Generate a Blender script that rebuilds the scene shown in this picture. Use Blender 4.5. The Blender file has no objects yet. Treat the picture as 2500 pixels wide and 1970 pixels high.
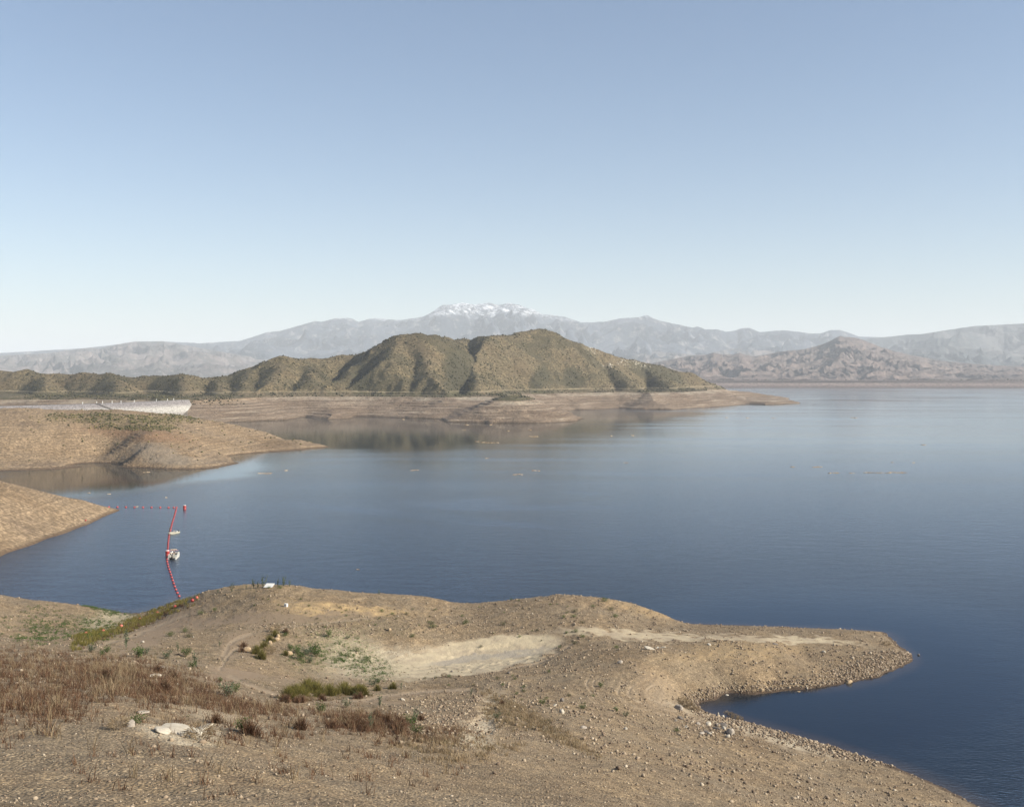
import bpy, math, random
import numpy as np
from mathutils import Vector, Matrix
R = math.radians
SC = bpy.context.scene
C = SC.collection

# ------------------------------------------------------------------ camera, sky, sun, exposure
F, H, VH, UC = 2600.0, 55.0, 918.0, 1250.0       # focal length in photo pixels, eye height, horizon row, centre column
cam = bpy.data.cameras.new('camera'); cam_o = bpy.data.objects.new('camera', cam); C.objects.link(cam_o)
cam.sensor_width = 36.0; cam.lens = F/2500*36; cam.shift_y = -(985-VH)/2500
cam.clip_start = 0.5; cam.clip_end = 120000
cam_o.location = (0, 0, H); cam_o.rotation_euler = (R(90), 0, 0)
SC.camera = cam_o
SUN_EL, SUN_AZ = 30.0, 106.0                      # azimuth clockwise from the view direction
w = bpy.data.worlds.new('World'); SC.world = w; w.use_nodes = True
nt = w.node_tree; sky = nt.nodes.new('ShaderNodeTexSky'); sky.sky_type = 'NISHITA'; sky.sun_disc = False
sky.sun_elevation = R(SUN_EL); sky.sun_rotation = R(SUN_AZ)
sky.altitude = 500; sky.air_density = 1.0; sky.dust_density = 1.0; sky.ozone_density = 2.2
nt.links.new(sky.outputs[0], nt.nodes['Background'].inputs[0]); nt.nodes['Background'].inputs[1].default_value = 0.076
sl = bpy.data.lights.new('sun', 'SUN'); sl.energy = 5.0; sl.angle = R(0.5); sl.color = (1, 0.93, 0.82)
so = bpy.data.objects.new('sun', sl); C.objects.link(so)
sd = Vector((math.sin(R(SUN_AZ))*math.cos(R(SUN_EL)), math.cos(R(SUN_AZ))*math.cos(R(SUN_EL)), math.sin(R(SUN_EL))))
so.rotation_euler = sd.to_track_quat('Z', 'Y').to_euler(); so.location = (0, 0, 300)
SC.view_settings.view_transform = 'Standard'; SC.view_settings.look = 'None'
SC.view_settings.exposure = 0.86; SC.view_settings.gamma = 1
SC.render.engine = 'CYCLES'
SC.cycles.use_denoising = True
SC.cycles.volume_bounces = 4
SC.cycles.max_bounces = 6
SC.cycles.volume_step_rate = 4

# ------------------------------------------------------------------ helpers
def W(u, v, z=None, D=None):
    """a point of the place seen at photo pixel (u, v), at height z or at distance D"""
    if D is None: D = (H-z)*F/(v-VH)
    else: z = H-(v-VH)*D/F
    return ((u-UC)/F*D, D, z)

def tag(o, label=None, cat=None, group=None, kind=None):
    if label: o['label'] = label
    if cat: o['category'] = cat
    if group: o['group'] = group
    if kind: o['kind'] = kind
    return o

def link(name, me, mat=None, parent=None):
    o = bpy.data.objects.new(name, me); C.objects.link(o)
    if mat is not None: me.materials.append(mat)
    if parent is not None: o.parent = parent
    return o

def empty(name, loc, rz=0, s=1):
    o = bpy.data.objects.new(name, None); C.objects.link(o); o.empty_display_size = .3
    o.location = loc; o.rotation_euler = (0, 0, rz); o.scale = (s, s, s) if not hasattr(s, '__len__') else s
    return o

def mesh_np(name, V, Fc, smooth=False, attrs=None, mats=None):
    V = np.asarray(V, np.float32); Fc = np.asarray(Fc, np.int32); k = Fc.shape[1]
    me = bpy.data.meshes.new(name)
    me.vertices.add(len(V)); me.vertices.foreach_set('co', V.ravel())
    me.loops.add(Fc.size); me.loops.foreach_set('vertex_index', Fc.ravel())
    me.polygons.add(len(Fc)); me.polygons.foreach_set('loop_start', np.arange(0, Fc.size, k, dtype=np.int32))
    if smooth: me.polygons.foreach_set('use_smooth', np.ones(len(Fc), bool))
    if mats is not None: me.polygons.foreach_set('material_index', np.asarray(mats, np.int32))
    for an, av in (attrs or {}).items():
        a = me.attributes.new(an, 'FLOAT', 'POINT'); a.data.foreach_set('value', np.asarray(av, np.float32).ravel())
    me.update(calc_edges=True); me.validate()
    return me

def grid_faces(nr, nc, keep=None):
    i = np.arange(nr*nc).reshape(nr, nc)
    q = np.stack([i[:-1, :-1], i[:-1, 1:], i[1:, 1:], i[1:, :-1]], -1)
    if keep is not None: q = q[keep]
    return q.reshape(-1, 4)

def compact(V, Fc, attrs):
    u, inv = np.unique(Fc, return_inverse=True)
    return V[u], inv.reshape(Fc.shape), {k: np.asarray(a).ravel()[u] for k, a in attrs.items()}

def fade(t): return t*t*t*(t*(t*6-15)+10)
def perlin(x, y, seed=0):
    rs = np.random.RandomState(seed); p = rs.permutation(512); ga = rs.rand(512)*2*np.pi
    gx, gy = np.cos(ga), np.sin(ga)
    xi = np.floor(x).astype(np.int64); yi = np.floor(y).astype(np.int64); xf = x-xi; yf = y-yi
    def g(i, j):
        h = p[(p[(xi+i) & 511]+yi+j) & 511]
        return gx[h]*(xf-i)+gy[h]*(yf-j)
    u, v = fade(xf), fade(yf)
    a = g(0, 0)*(1-u)+g(1, 0)*u; b = g(0, 1)*(1-u)+g(1, 1)*u
    return (a*(1-v)+b*v)*1.5
def fbm(x, y, o=5, seed=0, gain=.5):
    s = 0; a = 1; t = 0
    for k in range(o):
        s = s+a*perlin(x*2**k, y*2**k, seed+k*7); t += a; a *= gain
    return s/t
def ridged(x, y, o=5, seed=0, gain=.5):
    s = 0; a = 1; t = 0; wgt = 1
    for k in range(o):
        n = (1-np.abs(perlin(x*2**k, y*2**k, seed+k*7)))**2
        s = s+a*n*wgt; wgt = np.clip(n*1.2, 0, 1); t += a; a *= gain
    return s/t
def sstep(a, b, x):
    t = np.clip((x-a)/(b-a), 0, 1); return t*t*(3-2*t)
def smax(a, b, k):
    h = np.clip(.5+.5*(a-b)/k, 0, 1); return b*(1-h)+a*h+k*h*(1-h)
def smin(a, b, k): return -smax(-a, -b, k)

def tps_fit(P, z, lam=0.0):
    n = len(P); d = np.linalg.norm(P[:, None]-P[None], axis=2)
    K = np.where(d > 0, d*d*np.log(d+1e-12), 0)+lam*np.eye(n)
    A = np.zeros((n+3, n+3)); A[:n, :n] = K; A[:n, n] = 1; A[:n, n+1:] = P; A[n, :n] = 1; A[n+1:, :n] = P.T
    return np.linalg.solve(A, np.r_[z, 0, 0, 0])
def tps_eval(P, wt, X, Y):
    out = wt[-3]+wt[-2]*X+wt[-1]*Y
    for (px, py), c in zip(P, wt[:-3]):
        d2 = (X-px)**2+(Y-py)**2
        out = out+c*.5*d2*np.log(d2+1e-12)
    return out

def poly_sd(X, Y, P):
    """signed distance to the polygon, positive inside"""
    P = np.asarray(P, float); best = np.full(X.shape, 1e18); ins = np.zeros(X.shape, bool)
    for i in range(len(P)):
        a = P[i]; b = P[(i+1) % len(P)]; ab = b-a
        t = np.clip(((X-a[0])*ab[0]+(Y-a[1])*ab[1])/(ab@ab+1e-9), 0, 1)
        best = np.minimum(best, (X-a[0]-t*ab[0])**2+(Y-a[1]-t*ab[1])**2)
        if a[1] != b[1]:
            c = ((a[1] > Y) != (b[1] > Y)) & (X < (b[0]-a[0])*(Y-a[1])/(b[1]-a[1])+a[0])
            ins ^= c
    d = np.sqrt(best); return np.where(ins, d, -d)

# ------------------------------------------------------------------ node helpers
class NT:
    def __init__(s, name):
        s.m = bpy.data.materials.new(name); s.m.use_nodes = True; s.t = s.m.node_tree; s.t.nodes.clear()
        s.out = s.t.nodes.new('ShaderNodeOutputMaterial')
        s.b = s.t.nodes.new('ShaderNodeBsdfPrincipled'); s.t.links.new(s.b.outputs[0], s.out.inputs[0])
        s.b.inputs['Roughness'].default_value = .9; s.b.inputs['Specular IOR Level'].default_value = .2
    def n(s, ty, **kw):
        x = s.t.nodes.new(ty)
        for k, v in kw.items():
            if isinstance(v, bool) or k in ('operation', 'feature', 'data_type', 'blend_type', 'attribute_name', 'interpolation', 'distance', 'noise_type', 'color_mode', 'noise_dimensions', 'voronoi_dimensions'):
                setattr(x, k, v)
            else: s.put(x.inputs[k], v)
        return x
    def put(s, sock, v):
        if hasattr(v, 'is_output') or isinstance(v, bpy.types.NodeSocket): s.t.links.new(v, sock)
        else: sock.default_value = v
    def pos(s, sc=(1, 1, 1)):
        g = s.n('ShaderNodeNewGeometry'); m = s.n('ShaderNodeVectorMath', operation='MULTIPLY'); s.put(m.inputs[0], g.outputs['Position']); m.inputs[1].default_value = sc
        return m.outputs[0]
    def noise(s, scale, detail=4, vec=None, rough=.55, col=False):
        x = s.n('ShaderNodeTexNoise'); s.put(x.inputs['Vector'], vec if vec is not None else s.pos())
        x.inputs['Scale'].default_value = scale; x.inputs['Detail'].default_value = detail; x.inputs['Roughness'].default_value = rough
        return x.outputs['Color' if col else 'Fac']
    def voro(s, scale, vec=None, out='Color', feature='F1'):
        x = s.n('ShaderNodeTexVoronoi', feature=feature); s.put(x.inputs['Vector'], vec if vec is not None else s.pos()); x.inputs['Scale'].default_value = scale
        return x.outputs[out]
    def attr(s, nm): return s.n('ShaderNodeAttribute', attribute_name=nm).outputs['Fac']
    def ramp(s, fac, stops, interp='LINEAR'):
        x = s.n('ShaderNodeValToRGB'); s.put(x.inputs[0], fac); cr = x.color_ramp; cr.interpolation = interp
        while len(cr.elements) < len(stops): cr.elements.new(.5)
        for e, (p, c) in zip(cr.elements, stops):
            e.position = p; e.color = (c, c, c, 1) if not hasattr(c, '__len__') else (*c, 1)
        return x.outputs[0]
    def mix(s, f, a, b, bt='MIX'):
        x = s.n('ShaderNodeMixRGB', blend_type=bt)
        s.put(x.inputs[0], f)
        for i, v in ((1, a), (2, b)):
            s.put(x.inputs[i], v if isinstance(v, bpy.types.NodeSocket) else ((*v, 1) if hasattr(v, '__len__') else (v, v, v, 1)))
        return x.outputs[0]
    def math(s, op, a, b=0.0, c=None, clamp=False):
        x = s.n('ShaderNodeMath', operation=op); s.put(x.inputs[0], a); s.put(x.inputs[1], b)
        if c is not None: s.put(x.inputs[2], c)
        x.use_clamp = clamp; return x.outputs[0]
    def maprange(s, v, a, b, c=0., d=1.):
        x = s.n('ShaderNodeMapRange'); s.put(x.inputs[0], v)
        for i, q in enumerate((a, b, c, d)): s.put(x.inputs[i+1], q)
        return x.outputs[0]
    def z(s):
        x = s.n('ShaderNodeSeparateXYZ'); s.put(x.inputs[0], s.pos()); return x.outputs[2]
    def bump(s, h, dist, strength=1.):
        x = s.n('ShaderNodeBump'); s.put(x.inputs['Height'], h); x.inputs['Distance'].default_value = dist; x.inputs['Strength'].default_value = strength
        s.t.links.new(x.outputs[0], s.b.inputs['Normal']); return x.outputs[0]
    def col(s, c): s.put(s.b.inputs['Base Color'], c if isinstance(c, bpy.types.NodeSocket) else (*c, 1)); return s

def plain(name, c, rough=.8, var=.25, scale=6.0, metal=0.0, spec=.3, objrand=0.0):
    m = NT(name); d = tuple(x*(1-var) for x in c); l = tuple(min(1, x*(1+var)) for x in c)
    tc = m.n('ShaderNodeTexCoord').outputs['Object']
    k = m.ramp(m.noise(scale, 4, tc), [(.3, d), (.7, l)])
    if objrand:
        r = m.n('ShaderNodeObjectInfo').outputs['Random']
        k = m.mix(1., k, m.ramp(r, [(0, 1-objrand), (1, 1)]), 'MULTIPLY')
    m.col(k); m.b.inputs['Roughness'].default_value = rough; m.b.inputs['Metallic'].default_value = metal
    m.b.inputs['Specular IOR Level'].default_value = spec
    return m.m

def leafmat(name, c1, c2, trans=.3):
    """leaf or stalk: diffuse with some light passing through, tone varying from leaf to leaf"""
    m = NT(name); g = m.n('ShaderNodeNewGeometry').outputs['Random Per Island']
    r = m.n('ShaderNodeObjectInfo').outputs['Random']
    k = m.ramp(g, [(0, c1), (1, c2)]); k = m.mix(1., k, m.ramp(r, [(0, .75), (1, 1)]), 'MULTIPLY')
    m.col(k); tr = m.n('ShaderNodeBsdfTranslucent'); m.put(tr.inputs[0], k)
    mx = m.n('ShaderNodeMixShader'); mx.inputs[0].default_value = trans
    m.t.links.new(m.b.outputs[0], mx.inputs[1]); m.t.links.new(tr.outputs[0], mx.inputs[2]); m.t.links.new(mx.outputs[0], m.out.inputs[0])
    return m.m

# ------------------------------------------------------------------ NEAR SHORE (hillside, humps, peninsula with the cove)
ctl = []
def row(v, *uz):
    for u, z in uz: ctl.append(W(u, v, z))
def drow(u, *vd):
    for v, d in vd: ctl.append(W(u, v, D=d))
drow(0, (1970, 36), (1805, 55), (1700, 85), (1620, 125))
drow(250, (1970, 37), (1805, 56), (1750, 68), (1700, 86), (1650, 112), (1610, 138), (1575, 172), (1548, 197))
row(1543, (208, 3.4)); row(1520, (250, 1.6)); row(1498, (300, .35), (335, .35)); row(1483, (208, 2.2)); row(1470, (100, 4)); row(1465, (0, 5)); row(1520, (100, 3.5)); row(1560, (60, 6))
row(1540, (300, 4.6)); row(1508, (385, 4.2)); row(1478, (455, 4.0)); row(1468, (440, .9))
row(1512, (345, .8)); row(1492, (390, .8)); row(1478, (415, .7))
for u, v, z in [(500, 1443, 8), (560, 1440, 9), (620, 1432, 10), (690, 1428, 10), (800, 1440, 8.5), (960, 1452, 7), (1045, 1457, 6), (1120, 1478, 4.4), (1200, 1470, 4.6), (1300, 1460, 5.6), (1380, 1453, 6), (1440, 1456, 5.4), (1550, 1475, 3.4), (1625, 1500, 1.4), (1500, 1490, 4.4), (1580, 1510, 2.6)]: row(v, (u, z))
row(1500, (520, 7.2), (700, 8.6), (900, 7.2), (1100, 4.8), (1300, 5.4), (1450, 5.2))
row(1540, (400, 7.2), (600, 8), (800, 7.2), (1000, 5.8), (1200, 4.6), (1400, 4.9), (1600, 3.2), (1800, 2), (2000, 1.3))
row(1580, (350, 11), (600, 8.6), (800, 6), (950, 4.2), (1080, 3.3), (1200, 3.2), (1340, 3.6), (1450, 4.6), (1650, 4.2), (1900, 3), (2100, 1.8))
row(1620, (400, 15), (600, 10.4), (800, 6.2), (950, 3.5), (1080, 3.0), (1250, 3.9), (1400, 5.4), (1650, 4.8), (1850, 3), (2000, 2.1), (2150, .9))
row(1660, (400, 21), (600, 14.5), (750, 8.8), (900, 6), (1100, 5.4), (1250, 6.6), (1400, 6.4), (1600, 4.5), (1800, 1.7), (1950, .9))
row(1700, (400, 26.3), (600, 20), (800, 13), (1000, 9.8), (1200, 9), (1400, 7.6), (1550, 4.9), (1640, 2.4), (1690, .6))
row(1750, (400, 31), (600, 26), (800, 20.5), (1000, 16.5), (1200, 14.6), (1400, 11.5), (1600, 5.2), (1700, 1.6))
row(1805, (400, 35.4), (600, 31.5), (800, 27.5), (1000, 24.5), (1200, 21.3), (1400, 16), (1600, 9), (1800, 3.4), (1900, 1.2))
row(1620, (2050, 2.2)); row(1600, (2150, 1.9), (2195, 1.2)); row(1640, (2090, 1.5)); row(1655, (2000, 1.3)); row(1575, (2150, 1.3)); row(1615, (2190, .8))
row(1900, (600, 36.5), (1000, 31), (1400, 24), (1800, 11), (2050, 2.5)); row(1970, (400, 40), (1000, 36), (1400, 30), (1800, 19), (2100, 7))
SHORE = [(1672, 1521), (1750, 1525), (1900, 1530), (2080, 1538), (2160, 1544), (2172, 1556), (2200, 1580), (2232, 1600), (2225, 1613), (2190, 1631), (2140, 1655), (2060, 1670), (1950, 1685), (1850, 1695), (1760, 1707), (1715, 1714), (1706, 1722), (1728, 1739), (1770, 1750), (1820, 1761), (1870, 1775), (1930, 1791), (1985, 1806), (2050, 1826), (2180, 1870), (2300, 1920), (2420, 1985), (2560, 2060)]
for u, v in SHORE: row(v, (u, 0))
row(1740, (1900, -3)); row(1712, (1800, -1.3)); row(1700, (2100, -4.5)); row(1690, (2350, -8)); row(1640, (2400, -9)); row(1800, (2200, -4)); row(1600, (2330, -5)); row(1560, (2300, -6)); row(1900, (2500, -6)); row(1500, (2300, -9))
row(1800, (2600, -9)); row(1640, (2700, -12))
for u, d in ((500, 266), (600, 264), (700, 260), (800, 259), (900, 258), (1000, 257), (1120, 253), (1220, 256), (1380, 257), (1480, 253), (1560, 249), (1620, 243)):
    ctl.append(((u-UC)/F*d, d, -.6)); ctl.append(((u-UC)/F*(d+14), d+14, -4))
for u, d in ((1700, 247), (1900, 244), (2080, 240), (2180, 232)): ctl.append(((u-UC)/F*d, d, -2.5))
for u, d in ((340, 254), (400, 266), (440, 272), (260, 256), (150, 262), (0, 268)): ctl.append(((u-UC)/F*d, d, -1.2)); ctl.append(((u-UC)/F*(d+12), d+12, -4))
for u in (-400, 400, 1200, 2000, 2900): ctl.append(((u-UC)/F*300, 300, -14))
for x, y, z in ((0, 0, 53.3), (0, 12, 49), (-25, 5, 52), (25, 5, 51), (0, 24, 44), (-60, 10, 51), (60, 15, 40), (60, 40, 25), (-70, 60, 36), (-85, 110, 24), (-100, 150, 17), (-110, 190, 12), (-120, 235, 8), (-60, 30, 44), (90, 60, 4), (100, 90, -3), (80, 80, 2), (110, 20, 10)): ctl.append((x, y, z))
ctl = np.array(ctl)
cw = tps_fit(ctl[:, :2], ctl[:, 2], lam=1.5)
NU, ND = 1500, 900
gu = np.linspace(-480, 2980, NU)
gd = np.concatenate([np.linspace(6, 60, 150, endpoint=False), np.linspace(60, 285, ND-150)])
GU, GD = np.meshgrid(gu, gd); GX = (GU-UC)/F*GD; GY = GD.copy()
cu = np.linspace(-480, 2980, 260); cd = np.linspace(6, 285, 260)          # coarse evaluation, then cubic-ish upsample
CU, CD = np.meshgrid(cu, cd)
cz = tps_eval(ctl[:, :2], cw, (CU-UC)/F*CD, CD)
def bil(A, iu, jd):
    i0 = np.clip(np.floor(iu).astype(int), 0, A.shape[1]-2); j0 = np.clip(np.floor(jd).astype(int), 0, A.shape[0]-2)
    fx = np.clip(iu-i0, 0, 1); fy = np.clip(jd-j0, 0, 1)
    return (A[j0, i0]*(1-fx)+A[j0, i0+1]*fx)*(1-fy)+(A[j0+1, i0]*(1-fx)+A[j0+1, i0+1]*fx)*fy
GZ = bil(cz, (GU-cu[0])/(cu[1]-cu[0]), (GD-cd[0])/(cd[1]-cd[0]))

VV = VH+(H-GZ)*F/GD                                # photo row each ground point shows at (used to find where patches lie)
def ell(U, V, u, v, ru, rv, ang=0, soft=.5):
    a = R(ang); x = (U-u)*math.cos(a)+(V-v)*math.sin(a); y = -(U-u)*math.sin(a)+(V-v)*math.cos(a)
    r = np.sqrt((x/ru)**2+(y/rv)**2); return 1-sstep(1-soft, 1+soft, r)
nA = fbm(GX/9, GY/9, 5, 1); nB = fbm(GX/2.2, GY/2.2, 4, 11); nC = fbm(GX/30, GY/30, 4, 21)
wu = GU+nA*45*np.clip(160/GD, .6, 2); wv = VV+nB*14+nA*10
E = lambda *a, **k: ell(wu, wv, *a, **k)
E0 = lambda *a, **k: ell(GU+nA*22, VV+nB*5+nA*5, *a, **k)
sand = np.clip(E0(1165, 1602, 208, 42, -10, soft=.10)+E(1560, 1551, 190, 9, 3, soft=.5)*.9+E(1850, 1558, 150, 7, 2)*.6+E(1990, 1565, 120, 6, 3)*.7, 0, 1)
pale = np.clip(E(1000, 1618, 190, 34, -4, soft=.5)+E(870, 1600, 110, 45, 15)*.7+E(1200, 1745, 22, 55, 20)*.9+E(1170, 1800, 40, 30)+E(1850, 1785, 190, 13, 17)+E(1630, 1690, 45, 40, 0)*.12+E(265, 1515, 60, 22, -25)*.9+E(450, 1790, 90, 18, 3, soft=.4)+E(240, 1690, 40, 15)*.5+E(550, 1760, 100, 18, 10)*.5, 0, 1)
ochre = np.clip(E(850, 1485, 150, 11, 4, soft=.6)+E(760, 1487, 60, 9)*.8+E(1800, 1590, 160, 22, -3)*.5+E(620, 1435, 90, 6)*.5+E(1560, 1485, 90, 14, 15)*.4, 0, 1)
smooth = np.clip(E(650, 1512, 260, 12, -3)+E(380, 1545, 140, 22, -30)+E(560, 1650, 60, 20)+E(600, 1565, 60, 30, -30)*.7+E(700, 1660, 200, 8, 10)*.5+E(950, 1705, 130, 6, -8)*.8+sand+E(1600, 1690, 70, 45, 40)*.35+E(1850, 1785, 190, 14, 17)+E(1200, 1745, 22, 55, 20), 0, 1)
greenm = np.clip(E(870, 1600, 110, 42, 25)+E(240, 1530, 60, 40)*.9+E(290, 1500, 60, 14, 15)+E(820, 1530, 200, 30)*.3+E(760, 1610, 60, 40)*.6, 0, 1)
sand_in = E(1190, 1600, 150, 9, -7, soft=.4)
# relief: terraces cut by the falling water, lumps, rills
lump = (1-.8*smooth)*(GZ > -1)
z1 = GZ + nC*.35*sstep(2, 9, GZ)+nA*.4*lump*sstep(1, 9, GZ)+nB*.10*lump
def terr(z, h, sharp, amt):
    f = z/h; k = np.floor(f); r = f-k; return z+amt*h*(sstep(.5-sharp, .5+sharp, r)-r)
z1 = np.where(z1 > 0, terr(z1+.12*nA, .75, .3, .22*(1-smooth*.8)), z1)
z1 = np.where((z1 > 0) & (z1 < 8), terr(z1+.06*nB, .30, .25, .35*(1-smooth*.6)), z1)
z1 -= .35*E(1190, 1602, 160, 22, -7, soft=.4)+.25*E(1200, 1745, 22, 55, 20)
tipP = [W(u, v, 0)[:2] for u, v in SHORE]+[(70, 20), (-100, 20), (-100, 235), (30, 237)]
reg = (GX > 30) & (GD < 262); sd_ = np.zeros_like(GZ); sd_[reg] = poly_sd(GX[reg]+nB[reg]*.9, GY[reg]+nA[reg]*1.2, tipP)
wt_ = sstep(33, 44, GX)*reg
z1 = z1*(1-wt_)+wt_*np.where(sd_ > 0, np.maximum(np.minimum(z1, .05+.55*sd_), np.minimum(.16*sd_, 1.5)), np.minimum(z1, .35*sd_))
tipw = sstep(50, 60, GX)*reg*(sd_ > 0)
z1 = z1*(1-tipw)+tipw*(2.2*(1-np.exp(-np.maximum(sd_, 0)/8))+.2*nC+.10*nB+.02)
GZ = z1
VV = VH+(H-GZ)*F/GD
tr = np.zeros_like(GZ)
for (pts, wd) in (([(1455, 1712), (1440, 1692), (1434, 1670), (1446, 1648)], 2.2), ([(1470, 1712), (1456, 1690), (1452, 1668), (1464, 1650)], 1.6), ([(1530, 1662), (1514, 1680), (1518, 1704), (1560, 1728), (1640, 1748)], 2.4), ([(1556, 1664), (1538, 1682), (1545, 1704), (1590, 1724), (1650, 1736)], 2.0), ([(1600, 1672), (1576, 1688), (1592, 1708), (1630, 1718)], 2.2), ([(560, 1650), (700, 1700), (850, 1712), (1000, 1690), (1150, 1682)], 5), ([(545, 1600), (580, 1560), (700, 1530), (900, 1510)], 4), ([(540, 1635), (556, 1600), (600, 1570)], 3), ([(1640, 1750), (1800, 1775), (1960, 1830)], 6), ([(208, 1585), (330, 1550), (460, 1500)], 4), ([(1040, 1650), (1200, 1640), (1330, 1610), (1400, 1570)], 3)):
    q_ = [pts[0]]+list(pts)+[pts[-1]]; cs = []
    for i in range(1, len(q_)-2):                  # a smooth curve through the points
        a0, a1, a2_, a3 = (np.array(q_[j], float) for j in (i-1, i, i+1, i+2))
        for t_s in np.linspace(0, 1, 5, endpoint=False): cs.append(.5*((2*a1)+(a2_-a0)*t_s+(2*a0-5*a1+4*a2_-a3)*t_s**2+(3*a1-a0-3*a2_+a3)*t_s**3))
    pts = [tuple(c) for c in cs]+[pts[-1]]
    best = np.full(GZ.shape, 1e9)
    for (a, b), (c, d) in zip(pts[:-1], pts[1:]):
        vx, vy = c-a, (d-b)*2.2; px, py = wu*.3+GU*.7-a, (wv*.2+VV*.8-b)*2.2
        t = np.clip((px*vx+py*vy)/(vx*vx+vy*vy), 0, 1); best = np.minimum(best, np.hypot(px-t*vx, py-t*vy))
    tr = np.maximum(tr, 1-sstep(wd*.5, wd*2.2, best))
tr = tr*np.where(GU > 1390, .25+.75*sstep(-.15, .25, nB+.6*nA), 1)
GZ = GZ-.07*tr
ok = GZ > -2.5
keep = ok[:-1, :-1] | ok[1:, 1:]
V = np.stack([GX, GY, GZ], -1).reshape(-1, 3)
Vc, Fc, Ac = compact(V, grid_faces(ND, NU, keep), dict(sand=sand*(1-.0*tr), pale=np.clip(pale+tr*np.where(GU > 1390, .33, .22), 0, 1), ochre=ochre, smooth=np.clip(smooth+tr, 0, 1), green=greenm, silt=sand_in))

def near_mat():
    m = NT('dry lakebed earth')
    P = m.pos()
    big = m.noise(.05, 5, P); med = m.noise(.6, 6, P, .62); fine = m.noise(6, 5, P, .7); peb = m.voro(5.5, P); pd = m.voro(5.5, P, 'Distance'); peb2 = m.voro(14, P)
    z = m.z()
    earth = m.ramp(big, [(.3, (.20, .140, .078)), (.45, (.28, .205, .120)), (.55, (.245, .18, .107)), (.7, (.21, .156, .094))])
    earth = m.mix(m.ramp(med, [(.35, .0), (.7, .75)]), earth, (.112, .078, .048))
    grey = m.mix(m.ramp(m.noise(.12, 4, P), [(.45, 0), (.62, .4)]), earth, (.18, .146, .101))
    ba = m.n('ShaderNodeSeparateColor'); m.put(ba.inputs[0], peb); v1 = ba.outputs[0]
    stone = m.mix(1., grey, m.ramp(v1, [(0, .62), (.5, .95), (.86, 1.1), (1, 1.75)]), 'MULTIPLY')
    bb = m.n('ShaderNodeSeparateColor'); m.put(bb.inputs[0], peb2); stone = m.mix(.6, stone, m.mix(1., stone, m.ramp(bb.outputs[1], [(0, .6), (1, 1.45)]), 'MULTIPLY'))
    c = m.mix(m.attr('smooth'), stone, m.mix(m.ramp(fine, [(.3, 0), (.7, .5)]), (.225, .164, .105), (.165, .12, .08)))
    c = m.mix(m.math('MULTIPLY', m.attr('ochre'), m.ramp(med, [(.35, .25), (.6, 1)])), c, m.mix(v1, (.46, .34, .17), (.34, .22, .11)))
    c = m.mix(m.math('MULTIPLY', m.attr('pale'), m.ramp(med, [(.3, .35), (.55, 1)])), c, m.mix(m.ramp(fine, [(.35, 0), (.65, 1)]), (.31, .25, .165), (.46, .39, .28)))
    c = m.mix(m.math('MULTIPLY', m.attr('sand'), .92), c, m.mix(m.ramp(m.noise(.35, 5, P), [(.4, 0), (.62, 1)]), (.44, .365, .24), (.35, .285, .195)))
    c = m.mix(m.math('MULTIPLY', m.attr('silt'), .75), c, (.285, .25, .20))
    gsp = m.math('MULTIPLY', m.attr('green'), m.ramp(m.noise(2.4, 4, P, .7), [(.5, 0), (.6, .8)]))
    c = m.mix(gsp, c, (.12, .14, .05))
    wet = m.ramp(m.math('ADD', z, m.math('MULTIPLY', m.math('SUBTRACT', med, .5), .5)), [(.0, 1), (.22, 1), (.42, 0)])
    c = m.mix(m.math('MULTIPLY', wet, .85), c, (.055, .036, .025))
    m.col(c); m.b.inputs['Roughness'].default_value = .95
    hh = m.math('ADD', m.math('MULTIPLY', m.noise(1.5, 8, P, .65), .5), m.math('MULTIPLY', m.math('SUBTRACT', 1., pd), m.math('SUBTRACT', .32, m.math('MULTIPLY', m.attr('smooth'), .28))))
    m.bump(hh, .30, 1.0)
    return m.m
M_EARTH = near_mat()
tag(link('near_shore_ground', mesh_np('near_shore_ground', Vc, Fc, True, Ac), M_EARTH), 'bare tan lakebed hillside and spit in the foreground', kind='structure')

def gz_at(u, D):
    jd = np.interp(D, gd, np.arange(len(gd))); return bil(GZ, (np.asarray(u, float)-gu[0])/(gu[1]-gu[0]), jd)
_ds = np.arange(20, 284, .25)
def ground(u, v):
    """the ground point of the near shore that photo pixel (u, v) shows"""
    zz = gz_at(np.full(len(_ds), float(u)), _ds); s = H-(v-VH)*_ds/F
    k = np.argmax(zz >= s)
    if not zz[k] >= s[k]: k = int(np.argmax(np.where(zz > .2, _ds, 0)))
    D = _ds[k]; return Vector(((u-UC)/F*D, D, float(zz[k])))

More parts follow.
